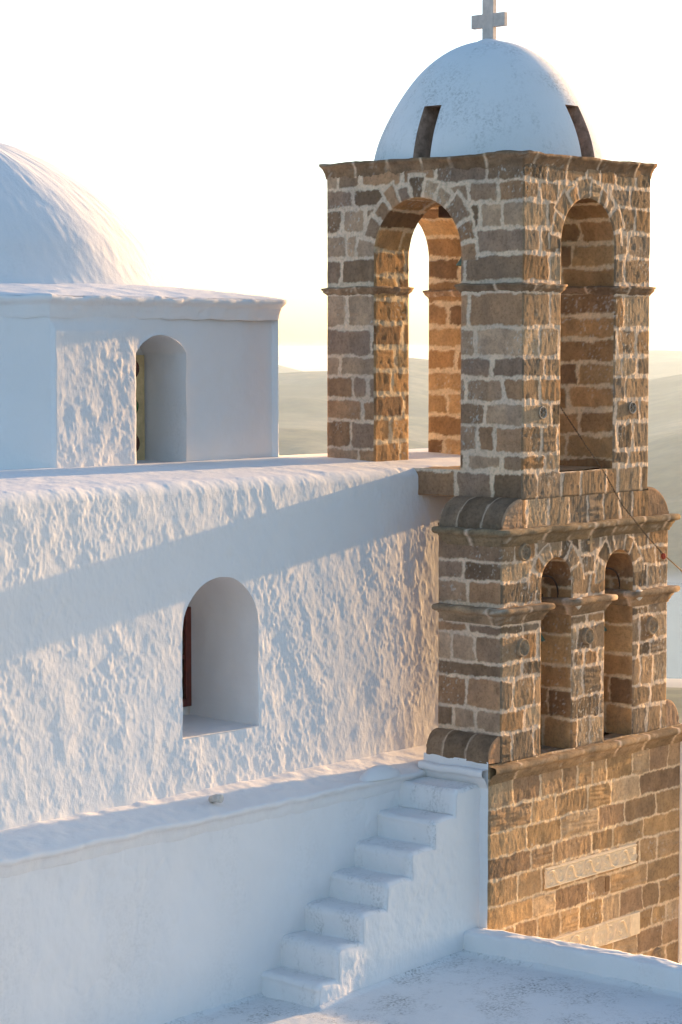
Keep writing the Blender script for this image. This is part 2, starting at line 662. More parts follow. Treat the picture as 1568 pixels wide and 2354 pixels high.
def tunnel(name, arch, mapf, v0, v1, mat, parent, mas, wobble=0.002, step=0.012, vstep=0.014, relief=None, scale=None):
    """the inside of an opening; mapf(u, z, v) -> xyz and the same for the normal"""
    L = arch.path(step)
    vs = coords((v0, v1, vstep))
    s = np.concatenate([[0], np.cumsum(np.hypot(np.diff(L[:, 0]), np.diff(L[:, 1])))])
    S, V = np.meshgrid(s, vs, indexing='ij')
    u = L[:, 0][:, None] + 0 * V
    z = L[:, 1][:, None] + 0 * V
    nu, nz = L[:, 2][:, None] + 0 * V, L[:, 3][:, None] + 0 * V
    if scale is not None:
        k = scale(V)
        u = arch.uc + (u - arch.uc) * k
    P = mapf(u, z, V)
    N = mapf(nu, nz, 0 * V) - mapf(0 * nu, 0 * nz, 0 * V)
    if relief is None:
        h, col = mas.shade(V, S + arch.z0, P)
    else:
        h, col = relief(V, z, P)
    edge = np.minimum(V - v0, v1 - V)
    h = h * sstep(0, 0.014, edge)
    Pd = wob(P, wobble) + h[..., None] * N
    return grid_obj(name, Pd, mat, parent, None, col)


def moulding(name, pts, prof, mat, parent, closed=False, step=0.03, col=(0.27, 0.19, 0.12), joints=None, seed=1, rough=0.004, lit=None):
    """profile (out, z) swept along a plan polyline; 'out' is to the right of travel"""
    pts = [np.array(p, float) for p in pts]
    n = len(pts)
    segs = n if closed else n - 1
    nrm = []
    for i in range(segs):
        d = pts[(i + 1) % n] - pts[i]
        d = d / np.linalg.norm(d)
        nrm.append(np.array((d[1], -d[0])))
    path, offs, run = [], [], []
    acc = 0
    for i in range(segs):
        a, b = pts[i], pts[(i + 1) % n]
        L = np.linalg.norm(b - a)
        k = max(2, int(L / step))
        n0 = nrm[i]
        npv = nrm[(i - 1) % segs] if (closed or i > 0) else n0
        for q in range(k):
            t = q / k
            path.append(a + (b - a) * t)
            offs.append((n0 + npv) / (1 + float(n0 @ npv)) if (q == 0 and (closed or i > 0)) else n0)
            run.append(acc + L * t)
        acc += L
    if closed:
        path.append(path[0]); offs.append(offs[0]); run.append(acc)
    else:
        path.append(pts[-1]); offs.append(nrm[-1]); run.append(acc)
    path, offs, run = np.array(path), np.array(offs), np.array(run)
    pr = []
    for (o0, z0), (o1, z1) in zip(prof, prof[1:]):
        L = math.hypot(o1 - o0, z1 - z0)
        k = max(1, int(L / 0.014))
        for q in range(k):
            pr.append((o0 + (o1 - o0) * q / k, z0 + (z1 - z0) * q / k))
    pr.append(prof[-1])
    pr = np.array(pr)
    P = np.zeros((len(path), len(pr), 3))
    P[..., 0] = path[:, None, 0] + offs[:, None, 0] * pr[None, :, 0]
    P[..., 1] = path[:, None, 1] + offs[:, None, 1] * pr[None, :, 0]
    P[..., 2] = pr[None, :, 1]
    rs = np.random.RandomState(seed)
    js = np.cumsum(rs.uniform(0.28, 0.55, 60))
    u = np.broadcast_to(run[:, None], P.shape[:2]) + 0.01 * vn(P[..., 0] * 20, P[..., 1] * 20, P[..., 2] * 20)
    i = np.searchsorted(js, u)
    dj = np.minimum(np.abs(js[np.clip(i, 0, 59)] - u), np.abs(u - js[np.clip(i - 1, 0, 59)]))
    w = 1 - sstep(0.004, 0.014, dj)
    tone = 0.8 + 0.4 * rs.rand(61)[i]
    x, y, z = P[..., 0], P[..., 1], P[..., 2]
    c = np.array(col) * (tone * (1 + 0.30 * fbm(x * 12, y * 12, z * 25, 4)))[..., None]
    lm = (sstep(0.3, 0.8, fbm(x * 40 + 3, y * 40, z * 40, 3)) * sstep(0.0, 0.5, fbm(x * 3, y * 3, z * 6, 2)) * 0.7)[..., None]
    c = c * (1 - lm) + np.array((0.55, 0.48, 0.40)) * lm
    c = c * (1 - w[..., None]) + np.array(MORT_TOP) * w[..., None] * 0.95
    # lichen on upward faces of the ledges
    chip = -np.clip(fbm(x * 17 + 4, y * 17, z * 17, 3) - 0.55, 0, 1)
    P2 = wob(P, rough * 1.6)
    P2[..., :2] += (offs[:, None, :] * (rough * 3.0 * chip)[..., None])
    return grid_obj(name, P2, mat, parent, None, c)


# ------------------------------------------------------------------ plaster relief
def rough_plaster(amp=1.0):
    def f(u, z, P):
        x, y, zz = P[..., 0], P[..., 1], P[..., 2]
        a = u + 0.22 * zz + y
        big = fbm(a * 3.5, y * 5, zz * 1.8, 2)
        m = fbm(a * 14 + 3, y * 12, zz * 7.5 + 7, 3)
        pl = sstep(-0.45, 0.45, m)
        mid = fbm(a * 32 + 1, y * 28, zz * 19 + 2, 2)
        fin = fbm(a * 55, y * 60, zz * 32, 2)
        patch = sstep(-0.5, 0.3, fbm(u * 1.9 + 17, y, zz * 1.5 + 5, 2))
        h = 0.0038 * big + (0.4 + 0.6 * patch) * (0.0024 * pl + (0.35 + 0.65 * pl) * (0.0014 * mid + 0.0018 * fin))
        return amp * h, np.ones(P.shape)
    return f


def smooth_plaster(amp=1.0):
    def f(u, z, P):
        x, y, zz = P[..., 0], P[..., 1], P[..., 2]
        a = x + y
        h = 0.007 * fbm(a * 2.2, y * 2, zz * 1.6, 2) + 0.0018 * fbm(a * 11, y * 11, zz * 6, 3)
        crack = np.clip(0.06 - np.abs(fbm(a * 3 + 5, y, zz * 1.7, 4)), 0, 1) * sstep(0.1, 0.6, fbm(a * 1.1 + 3, y, zz * 1.1 + 8, 2))
        return amp * (h - 0.05 * crack), np.ones(P.shape)
    return f

# ================================================================== BELL TOWER
XU, YU = (1, 0, 0), (0, 1, 0)
NF, NL, NB, NR = (0, -1, 0), (-1, 0, 0), (0, 1, 0), (1, 0, 0)
tower = thing('bell_tower', 'brown stone bell tower with open arches, moulded cornices and a white dome', 'bell tower', (15.5, 11.6, -9.0))


def four(parts, x0, x1, y0, y1, zs, mas, openings, steps=(0.008, 0.009, 0.02, 0.02), wobble=0.002, skip='', cutf=None, rough=(1.0, 0.6, 1.0, 1.0)):
    """front, left, back and right faces of a stone block; openings = dict face -> [Arch]"""
    z0, z1 = zs
    spec = {'F': ((0, y0, 0), XU, NF, (x0, x1), False, 0), 'L': ((x0, 0, 0), YU, NL, (y0, y1), True, 1),
            'B': ((0, y1, 0), XU, NB, (x0, x1), True, 2), 'R': ((x1, 0, 0), YU, NR, (y0, y1), False, 3)}
    for k, (O, U, N, (a, b), fl, i) in spec.items():
        if k in skip:
            continue
        m = mas[k]
        rg = rough[i]
        parts.append(wall_face(None, O, U, N, coords((a, b, steps[i])), coords((z0, z1, steps[i])), None, None,
                               lambda u, z, P, m=m, rg=rg: m.shade(u, z, P, rg), holes=openings.get(k, ()), flip=fl, wobble=wobble,
                               cut=cutf if (cutf and k in 'FB') else None))


# ---- lower front
zs1 = [-9.0, -8.7, -8.38, -8.1, -7.8, -7.52, -7.2, -6.9, -6.62, -6.33, -6.05, -5.76, -5.5, -5.235, -5.03, -4.86, -4.642, -4.451, -4.236, -4.058, -3.855, -3.659, -3.43, -3.3]
mas1 = Masonry(31, X1L, X1R, zs1, w=(0.20, 0.40), jw=0.016, pal=PAL_LOW, mortar=MORT_LOW, rough=1.25)
mas1.wt = 0.76
pp = []
us = coords((X1L, X1R, 0.007))
pp.append(wall_face(None, (0, YF, 0), XU, NF, us, coords((-9.0, -5.6, 0.04), (-5.6, -3.30, 0.007)), None, None,
                    lambda u, z, P: mas1.shade(u, z, P), wobble=0.002))
mas1r = Masonry(32, YF, Y2B, zs1, w=(0.2, 0.36), jw=0.020, pal=PAL_LOW, mortar=MORT_LOW)
pp.append(wall_face(None, (X1R, 0, 0), YU, NR, coords((YF, Y2B, 0.02)), coords((-9.0, -3.30, 0.025)), None, None,
                    lambda u, z, P: mas1r.shade(u, z, P), wobble=0.004))
pp.append(wall_face(None, (0, Y2B, 0), XU, NB, coords((X1L, X1R, 0.03)), coords((-9.0, -3.30, 0.03)), None, None,
                    lambda u, z, P: mas1r.shade(u, z, P), flip=True, wobble=0.004))
combine('lower_wall', pp, M_STONE, tower)
# whitewashed flank with its corner strip
side = wall_face(None, (X1L, 0, 0), YU, NL, coords((YF, Y2B + 0.03, 0.012)), coords((-9.0, -5.0, 0.06), (-5.0, -3.275, 0.012)), None, None,
                 smooth_plaster(0.6), flip=True, wobble=0.004)
combine('whitewashed_side', [side], M_SMOOTH, tower)

CPROF = [(0.0, -0.148), (0.014, -0.142), (0.015, -0.120), (0.024, -0.116), (0.030, -0.092), (0.046, -0.074), (0.048, -0.062), (0.066, -0.058), (0.080, -0.048), (0.086, -0.030), (0.082, -0.008), (0.070, 0.0), (0.0, 0.012)]


def prof(zt, k=1.0, inner=0.0):
    p = [(o * k, zt + z * k) for o, z in CPROF[:-1]]
    return p + [(-inner, zt + 0.004)]


ZC2 = -3.315
c2 = [moulding(None, [(X1L - 0.0, YF), (X1R, YF), (X1R, Y2B)], prof(ZC2, 1.0, 0.17), None, None, col=(0.29, 0.20, 0.12), seed=5)]
combine('lower_cornice', c2, M_TRIM, tower)
# the same cornice on the flank is painted white
mo = moulding(None, [(X1L, Y2B + 0.02), (X1L, YF)], prof(ZC2 - 0.02, 1.0, 0.1), None, None, seed=6)
end = moulding(None, [(X1L, YF + 0.001), (X1L + 0.004, YF)], prof(ZC2 - 0.02, 1.0, 0.1), None, None, seed=6)
combine('whitewashed_cornice', [(mo[0], mo[1], None)], M_SMOOTH, tower)


# ---- quarter-round shoulders: the ends of the courses that step in from one stage to the next
def shoulder(x_out, x_in, y0, y1, z0, z1, seed, sgn):
    """stone roll rising from (x_out, z0) to (x_in, z1)"""
    w, h = abs(x_in - x_out), z1 - z0
    th = np.linspace(0, math.pi / 2, 26)
    # straight foot then the curve
    hh = min(h, w * 1.05)
    xs = np.concatenate([np.full(8, x_out), x_out + sgn * w * (1 - np.cos(th)), np.linspace(x_out + sgn * w, x_out + sgn * (w + 0.05), 4)])
    zz = np.concatenate([np.linspace(z0, z1 - hh, 8), z1 - hh + hh * np.sin(th), np.full(4, z1)])
    ys = coords((y0, y1, 0.012))
    P = np.zeros((len(xs), len(ys), 3))
    P[..., 0], P[..., 1], P[..., 2] = xs[:, None], ys[None, :], zz[:, None]
    rs = np.random.RandomState(seed)
    js = y0 + np.cumsum(rs.uniform(0.17, 0.27, 12))
    yw = P[..., 1] + 0.012 * vn(P[..., 0] * 14, P[..., 1] * 14, P[..., 2] * 14)
    dj = np.min(np.abs(yw[..., None] - js), -1)
    w1 = 0.75 * (1 - sstep(0.003, 0.011, dj))[..., None]
    i = np.searchsorted(js, yw)
    x, y, z = P[..., 0], P[..., 1], P[..., 2]
    tone = (0.75 + 0.5 * rs.rand(14)[i]) * (1 + 0.25 * fbm(x * 13, y * 13, z * 13, 4))
    c = np.array((0.25, 0.165, 0.105)) * tone[..., None]
    c = c * (1 - w1) + np.array(MORT_TOP) * w1
    a = (wob(P, 0.006).reshape(-1, 3), grid_faces(len(xs), len(ys), None, sgn < 0), c.reshape(-1, 3))
    return a


def shoulder_cheek(x_out, x_in, y, z0, z1, sgn, mas, N, flip):
    """front (or back) face closing the roll"""
    w, h = abs(x_in - x_out), z1 - z0
    hh = min(h, w * 1.05)
    xa, xb = min(x_out, x_in), max(x_out, x_in)

    def cut(u, z):
        q = np.abs(u - x_in) / w
        top = z1 - hh + hh * np.sqrt(np.clip(1 - q * q, 0, 1))
        return (z - top) * 0.7
    return wall_face(None, (0, y, 0), XU, N, coords((xa, xb, 0.008)), coords((z0, z1, 0.008)), None, None,
                     lambda u, z, P: mas.shade(u, z, P), flip=flip, cut=cut, edges='')


# ---- the bell gable (two arches)
ZB2 = -3.311
a1 = Arch(14.878, 15.293, ZB2, -1.703)
a2 = Arch(15.763, 16.178, ZB2, -1.700)
zs2 = [-3.311, -3.07, -2.888, -2.637, -2.511, -2.288, -2.198, -2.045, -1.858, -1.699, -1.51]
rings2 = [(a1.uc, a1.zc, a1.r, 0.15, 7), (a2.uc, a2.zc, a2.r, 0.15, 7)]
mas2 = {'F': Masonry(41, X2L, X2R, zs2, w=(0.15, 0.34), jw=0.024, rings=rings2, pal=PAL_FR, rough=1.3),
        'L': Masonry(42, YF, Y2B, zs2, w=(0.20, 0.42), jw=0.024, pal=PAL_TOP, rough=0.7),
        'B': Masonry(43, X2L, X2R, zs2, w=(0.16, 0.34), jw=0.03, rings=rings2),
        'R': Masonry(44, YF, Y2B, zs2, w=(0.17, 0.34), jw=0.024)}
pp = []
four(pp, X2L, X2R, YF, Y2B, (ZB2, -1.51), mas2, {'F': [a1, a2], 'B': [a1, a2]}, steps=(0.007, 0.008, 0.02, 0.02))
mIn = Masonry(45, YF, Y2B, [-3.311, -3.08, -2.86, -2.63, -2.42, -2.2, -2.02, -1.9, -1.74, -1.6, -1.46, -1.2, -1.0, -0.8, -0.55, -0.35, -0.1, 0.15], w=(0.18, 0.36), jw=0.022, pal=PAL_IN, mortar=(0.72, 0.56, 0.37), rough=0.6)
for a in (a1, a2):
    pp.append(tunnel(None, a, lambda u, z, v: np.stack([u, v, z], -1), YF, Y2B, None, None, mIn))
# shoulders of the gable foot and of its head
for (xo, xi, z0, z1, sgn, sd) in ((X1L, X2L, -3.29, -3.085, 1, 3), (X1R - 0.03, X2R, -3.30, -3.06, -1, 4), (X2L, X3L, -1.45, -1.205, 1, 5), (X2R, X3R, -1.45, -1.19, -1, 6)):
    pp.append(shoulder(xo, xi, YF, Y2B, z0, z1, sd, sgn))
    ms = Masonry(50 + sd, min(xo, xi), max(xo, xi), [z0 - 0.3, z1 + 0.3], w=(0.3, 0.5), jw=0.02, pal=PAL_TOP)
    pp.append(shoulder_cheek(xo, xi, YF, z0, z1, sgn, ms, NF, False))
    pp.append(shoulder_cheek(xo, xi, Y2B, z0, z1, sgn, ms, NB, True))
mA = Masonry(49, X3L - 0.12, X3R + 0.12, [-1.60, -1.205], w=(0.15, 0.3), jw=0.022, pal=PAL_FR, rough=1.2)
for yy, N_, fl in ((YF, NF, False), (Y2B, NB, True)):
    pp.append(wall_face(None, (0, yy, 0), XU, N_, coords((X3L, X3R, 0.008)), coords((-1.45, -1.215, 0.008)), None, None,
                        lambda u, z, P: mA.shade(u, z, P), flip=fl, edges=''))
combine('gable_wall', pp, M_STONE, tower)

# impost blocks: mouldings round the three piers
ZCAP = -2.062
cp = []
for loop in ([(a1.u0, YF), (a1.u0, Y2B), (X2L, Y2B), (X2L, YF)], [(a1.u1, Y2B), (a1.u1, YF), (a2.u0, YF), (a2.u0, Y2B)][::1], [(a2.u1, YF), (X2R, YF), (X2R, Y2B), (a2.u1, Y2B)]):
    xs_, ys_ = [p[0] for p in loop], [p[1] for p in loop]
    x0, x1 = min(xs_), max(xs_)
    lp = [(x0, Y2B - 0.072), (x0, YF), (x1, YF), (x1, Y2B - 0.072)]
    combine('impost_moulding', [moulding(None, lp, prof(ZCAP, 0.95, 0.02), None, None, closed=True, col=(0.29, 0.20, 0.125), seed=int(x0 * 10), step=0.025)], M_TRIM, tower)
# cornice under the belfry
ZC1 = -1.437
combine('upper_cornice', [moulding(None, [(X2L, Y2B - 0.07), (X2L, YF), (X2R, YF), (X2R, Y2B - 0.07)], prof(ZC1, 0.95, 0.27), None, None, closed=True, col=(0.25, 0.18, 0.11), seed=9)], M_TRIM, tower)

# ---- belfry
T3F, T3L = Y2B - 0.01, 15.06
T3B, T3R = 12.692, 15.95
zs3 = [-1.215, -0.991, -0.853, -0.623, -0.436, -0.241, -0.073, 0.165, 0.45, 0.53, 0.753, 0.956, 1.168, 1.33, 1.47]
aF = Arch(15.118, 15.862, -1.008, 1.224)
aB = Arch(15.045, 15.962, -1.008, 1.236)
aL = Arch(11.751, 12.69, -0.993, 1.236)
rF, rL = [(aF.uc, aF.zc, aF.r, 0.13, 10)], [(aL.uc, aL.zc, aL.r, 0.15, 11)]
mas3 = {'F': Masonry(61, X3L, X3R, zs3, w=(0.17, 0.36), jw=0.030, rings=rF, rough=1.35, pal=PAL_FR),
        'L': Masonry(66, YF, Y3B, zs3, w=(0.16, 0.40), jw=0.034, rings=rL, rough=0.7),
        'B': Masonry(63, X3L, X3R, zs3, w=(0.13, 0.30), jw=0.038, rings=rF),
        'R': Masonry(64, YF, Y3B, zs3, w=(0.15, 0.34), jw=0.038, rings=rL)}


class Both:
    """arch opening that is open down to the foot, for faces whose sill is the slab"""
    pass


pp = []
four(pp, X3L, X3R, YF, Y3B, (-1.215, 1.47), mas3, {'F': [aF], 'B': [aB], 'L': [aL], 'R': [aL]}, steps=(0.0075, 0.008, 0.018, 0.018))
mF = Masonry(71, YF, Y3B, mIn.zs, w=(0.24, 0.5), jw=0.034, pal=PAL_IN, mortar=(0.72, 0.56, 0.37), rough=0.7)
mas_l = Masonry(72, X3L, X3R, [-1.1, -0.9, -0.72, -0.5, -0.31, -0.12, 0.1, 0.3, 0.47, 0.7, 0.93, 1.15, 1.4, 1.6, 1.8, 2.0, 2.2, 2.4, 2.6, 2.8, 3.0, 3.2, 3.4, 3.6, 3.8, 4.0, 4.2, 4.4], w=(0.2, 0.42), jw=0.032, pal=PAL_IN, mortar=(0.72, 0.56, 0.37), rough=1.2)
mas_f = Masonry(73, YF, Y3B, mas_l.zs, w=(0.3, 0.6), jw=0.032, pal=PAL_IN, mortar=(0.72, 0.56, 0.37), rough=0.9)
pp.append(tunnel(None, aF, lambda u, z, v: np.stack([u, v, z], -1), YF, T3F, None, None, mas_f))
pp.append(tunnel(None, aB, lambda u, z, v: np.stack([u, v, z], -1), T3B, Y3B, None, None, mas_f))
pp.append(tunnel(None, aL, lambda u, z, v: np.stack([v, u, z], -1), X3L, T3L, None, None, mas_l))
pp.append(tunnel(None, aL, lambda u, z, v: np.stack([v, u, z], -1), T3R, X3R, None, None, mas_l))
# inside faces of the belfry chamber
mi = Masonry(74, 11, 17, mas_l.zs, w=(0.2, 0.4), jw=0.034, pal=PAL_IN, mortar=(0.72, 0.56, 0.37), rough=0.7)
sh = lambda u, z, P: mi.shade(u, z, P)
zi = coords((-1.0, 1.44, 0.016))
pp.append(wall_face(None, (0, T3F, 0), XU, NB, coords((T3L, T3R, 0.016)), zi, None, None, sh, holes=[aF], flip=True))
pp.append(wall_face(None, (0, T3B, 0), XU, NF, coords((T3L - 0.02, T3R + 0.02, 0.016)), zi, None, None, sh, holes=[aB]))
pp.append(wall_face(None, (T3L, 0, 0), YU, NR, coords((T3F, T3B, 0.016)), zi, None, None, sh, holes=[aL]))
pp.append(wall_face(None, (T3R, 0, 0), YU, NL, coords((T3F, T3B, 0.016)), zi, None, None, sh, holes=[aL], flip=True))
combine('belfry_wall', pp, M_STONE, tower)

b = Bm()
b.box(X3L + 0.02, X3R - 0.02, YF + 0.02, Y3B - 0.02, 1.425, 1.51)
b.build('belfry_ceiling', M_BEAM, tower)

# slab that carries the belfry between the gable and the nave roof
b = Bm()
P = None
uS, vS = coords((14.62, 16.37, 0.03)), coords((YF + 0.3, YN + 0.03, 0.02))
slab = []
mS = Masonry(75, 11, 17, [-1.5, -0.7], w=(0.3, 0.5), jw=0.02, pal=PAL_TOP)
slab.append(wall_face(None, (14.622, 0, 0), YU, NL, coords((YF + 0.5, YN + 0.012, 0.01)), coords((-1.19, -0.998, 0.01)), None, None, lambda u, z, P: mS.shade(u, z, P), flip=True, edges=''))
slab.append(wall_face(None, (16.37, 0, 0), YU, NR, coords((YF + 0.5, YN + 0.012, 0.02)), coords((-1.19, -0.998, 0.02)), None, None, lambda u, z, P: mS.shade(u, z, P), edges=''))
for zz_, fl in ((-0.998, False), (-1.19, True)):
    x_, y_ = np.meshgrid(coords((14.622, 16.37, 0.02)), coords((YF + 0.03, YN + 0.5, 0.02)), indexing='ij')
    Pq = wob(np.stack([x_, y_, 0 * x_ + zz_], -1), 0.005)
    cq = np.array((0.36, 0.25, 0.15)) * (1 + 0.2 * fbm(x_ * 9, y_ * 9, 0, 4))[..., None]
    slab.append((Pq.reshape(-1, 3), grid_faces(*Pq.shape[:2], None, fl), cq.reshape(-1, 3)))
combine('belfry_floor', slab, M_STONE, tower)

# imposts round the four belfry piers
cp = []
ZB3 = 0.512
for (x0, x1, y0, y1, sd) in ((X3L, aF.u0, YF, aL.u0, 1), (aF.u1, X3R, YF, aL.u0, 2), (X3L, aB.u0, aL.u1, Y3B, 3), (aB.u1, X3R, aL.u1, Y3B, 4)):
    combine('belfry_impost', [moulding(None, [(x0, y1), (x0, y0), (x1, y0), (x1, y1)],
                       [(0.0, ZB3 - 0.075), (0.008, ZB3 - 0.06), (0.03, ZB3 - 0.035), (0.032, ZB3 - 0.02), (0.040, ZB3 - 0.015), (0.040, ZB3), (-0.01, ZB3 + 0.006)],
                       None, None, closed=True, col=(0.27, 0.18, 0.115), seed=80 + sd, step=0.022, rough=0.005)], M_TRIM, tower)
combine('crowning_cornice', [moulding(None, [(X3L, Y3B), (X3L, YF), (X3R, YF), (X3R, Y3B)],
        [(0.0, 1.425), (0.004, 1.43), (0.012, 1.47), (0.026, 1.505), (0.046, 1.53), (0.047, 1.550), (-0.10, 1.562), (-0.30, 1.565)],
        None, None, closed=True, col=(0.235, 0.145, 0.085), seed=91, step=0.022, rough=0.005)], M_TRIM, tower)

# ---- dome with four slits
CX, CY = (X3L + X3R) / 2, (YF + Y3B) / 2
DPROF = [(1.005, 1.49), (0.998, 1.56), (0.99, 1.61), (0.965, 1.70), (0.927, 1.805), (0.875, 1.905), (0.822, 2.008), (0.77, 2.09), (0.718, 2.17), (0.614, 2.30), (0.51, 2.398), (0.405, 2.474), (0.30, 2.53), (0.197, 2.565), (0.10, 2.585), (0.0, 2.592)]


def smooth_prof(p, n):
    p = np.array(p)
    s = np.concatenate([[0], np.cumsum(np.hypot(*np.diff(p, axis=0).T))])
    t = np.linspace(0, s[-1], n)
    q = np.stack([np.interp(t, s, p[:, 0]), np.interp(t, s, p[:, 1])], -1)
    for _ in range(6):
        q[1:-1] = 0.25 * q[:-2] + 0.5 * q[1:-1] + 0.25 * q[2:]
    return q


b = Bm()
b.lathe((CX, CY, 0), [(0, 1.49)] + [tuple(v) for v in smooth_prof(DPROF, 44)[:-1]] + [(0, 2.592)], 96, 0.90, 1.045)
for v in b.b.verts:
    v.co.x += 0.004 * float(vn(v.co.x * 3.1, v.co.y * 3.1, v.co.z * 3.1))
    v.co.y += 0.004 * float(vn(v.co.x * 3.1 + 8, v.co.y * 3.1, v.co.z * 3.1))
dome = b.build('dome', M_DOME, tower, smooth=False)
cut = Bm()
hw = 0.092
for s in (-1, 1):
    cut.box(CX + s * 0.42, CX + s * 1.2, CY - hw, CY + hw, 1.45, 1.99) if s > 0 else cut.box(CX - 1.2, CX - 0.42, CY - hw, CY + hw, 1.45, 1.99)
    y0, y1 = (CY + 0.5, CY + 1.4) if s > 0 else (CY - 1.4, CY - 0.5)
    cut.box(CX - hw, CX + hw, y0, y1, 1.45, 1.99)
M_SLIT = plain('slit_stone', (0.42, 0.29, 0.22), 0.95, nscale=12, var=0.5, bmp=0.004)
cutter = cut.build('slit_cutter', M_SLIT, tower)
dome.data.materials.append(M_SLIT)
md = dome.modifiers.new('slits', 'BOOLEAN')
md.operation = 'DIFFERENCE'
md.object = cutter
md.solver = 'EXACT'
md.material_mode = 'TRANSFER'
bpy.context.view_layer.update()
dg = bpy.context.evaluated_depsgraph_get()
me2 = bpy.data.meshes.new_from_object(dome.evaluated_get(dg))
dome.modifiers.clear()
dome.data = me2
for p in me2.polygons:
    p.use_smooth = p.material_index == 0
me2.set_sharp_from_angle(angle=R(35))
bpy.data.objects.remove(cutter)

# cross on the dome
b = Bm()
cz = 2.575
b.box(CX - 0.025, CX + 0.025, CY - 0.058, CY + 0.058, cz, 2.945, 0.004)
b.box(CX - 0.0225, CX + 0.0225, CY - 0.178, CY - 0.0575, 2.70, 2.815, 0.004)
b.box(CX - 0.0225, CX + 0.0225, CY + 0.0575, CY + 0.178, 2.70, 2.815, 0.004)
cr = b.build('cross', M_CROSS, tower)
b = Bm()
b.lathe((CX, CY, 2.572), [(0.0, 0.03), (0.05, 0.03), (0.09, 0.018), (0.12, 0.0)], 20)
b.build('cross_foot', M_DOME, tower, smooth=True)


# ---- carved stones on the front
def carved(name, xc, zc, w, h, fn, mat, step=0.0035, base=0.028, label=None, colf=None):
    us, zs = coords((xc - w / 2, xc + w / 2, step)), coords((zc - h / 2, zc + h / 2, step))
    u, z = np.meshgrid(us, zs, indexing='ij')
    hh = base + fn(u - xc, z - zc)
    e = np.minimum(np.minimum(u - us[0], us[-1] - u), np.minimum(z - zs[0], zs[-1] - z))
    hh = hh * sstep(-0.001, 0.006, e) - 0.002
    P = np.stack([u, YF - hh, z], -1)
    c = np.ones(P.shape)
    if colf is not None:
        c = colf(u - xc, z - zc, P)
    o = grid_obj(name, P, mat, tower, None, c)
    if label:
        o['label'] = label
    return o


def line(d, w):
    return np.clip(1 - (d / w) ** 2, 0, 1)


def vine(u, z, n, w, h):
    per = w / n
    ph = (u + w / 2) / per * 2 * math.pi
    A = h * 0.34
    yv = A * np.tanh(1.7 * np.sin(ph)) / math.tanh(1.7)
    sl = np.sqrt(1 + (A * 1.7 * 2 * math.pi / per * np.cos(ph) / np.cosh(1.7 * np.sin(ph)) ** 2) ** 2)
    H = 0.013 * line((z - yv) / sl ** 0.6, 0.010)
    # a leaf or blossom inside every bend
    k = np.floor((u + w / 2) / (per / 2))
    uc = (k + 0.5) * per / 2 - w / 2
    zc = np.where(k % 2 == 0, -h * 0.10, h * 0.10)
    r = np.hypot(u - uc, z - zc)
    th = np.arctan2(z - zc, u - uc)
    pet = 0.028 * (0.72 + 0.28 * np.cos(5 * th + k))
    H = np.maximum(H, 0.011 * np.clip(1 - r / pet, 0, 1) ** 0.5)
    H = np.maximum(H, 0.006 * line(np.abs(r - 0.042), 0.005) * (np.abs(th) > 0.6))
    H = np.maximum(H, 0.010 * line(h / 2 - 0.008 - np.abs(z), 0.007))
    return H


def panel1(u, z):
    return vine(u, z, 5, 1.30, 0.165)


def panel2(u, z):
    H = vine(u * 0.9, z, 4, 1.2, 0.2)
    # feathered medallion in the middle and a plain pilaster at the right end
    r = np.hypot(u * 0.8 - 0.10, z * 0.75)
    fe = 0.006 * (0.5 + 0.5 * np.cos(u * 190 + z * 40)) * (0.5 + 0.5 * np.cos(z * 90))
    H = np.where(r < 0.085, fe, H)
    H = np.maximum(H, 0.010 * line(r - 0.09, 0.008))
    H = np.where(u > 0.52, 0.004 + 0.008 * line(u - 0.56, 0.008) + 0.008 * line(u - 0.74, 0.010), H)
    return H


carved('carved_frieze', 15.585, -4.337, 1.30, 0.178, panel1, M_MARBLE, label='pale marble strip carved with a running vine')
carved('carved_frieze', 15.585, -4.955, 1.42, 0.20, panel2, M_MARBLE, label='pale marble strip with a feathered medallion, partly behind the parapet')


def rosette(rad, k=6, deep=0.012):
    def f(u, z):
        r = np.hypot(u, z)
        th = np.arctan2(z, u) + math.pi / 6
        s = np.abs(np.sin(th * k / 2))
        H = np.where(r < rad, -0.006 + 0.012 * np.clip(1.1 - s * r / (0.16 * rad), 0, 1), 0)
        H = np.where((r < rad) & (r > rad * 0.76), np.maximum(H, -0.006 + 0.015 * line(r - rad * 0.9, rad * 0.15)), H)
        return H + 0.001 * fbm(u * 60, z * 60, 3, 2)
    return f


def stonecol(seed):
    rs = np.random.RandomState(seed)
    base = np.array((0.38, 0.28, 0.185)) * rs.uniform(0.85, 1.15)

    def f(u, z, P):
        return base * (1 + 0.22 * fbm(P[..., 0] * 20, 5, P[..., 2] * 20, 4))[..., None]
    return f


def roundel(name, xc, zc, rad, k=6, label=None):
    f = rosette(rad, k)
    n, m = 22, 64
    rr, tt = np.meshgrid(np.linspace(0, rad * 1.06, n), np.linspace(0, 2 * math.pi, m), indexing='ij')
    u, z = rr * np.cos(tt), rr * np.sin(tt)
    hh = f(u, z) + (0.016 if name == 'star_mark' else 0.022)
    hh = np.where(rr > rad * 1.03, -0.002, hh)
    P = np.stack([xc + u, YF - hh, zc + z], -1)
    cc = stonecol(int(xc * 100))(u, z, P)
    if name == 'star_mark':
        cc = np.where((f(u, z) > 0.003)[..., None], np.array((0.62, 0.52, 0.42)), cc * 0.9)
    o = grid_obj(name, P, M_STONE, tower, None, cc, flip=False)
    if label:
        o['label'] = label
    return o


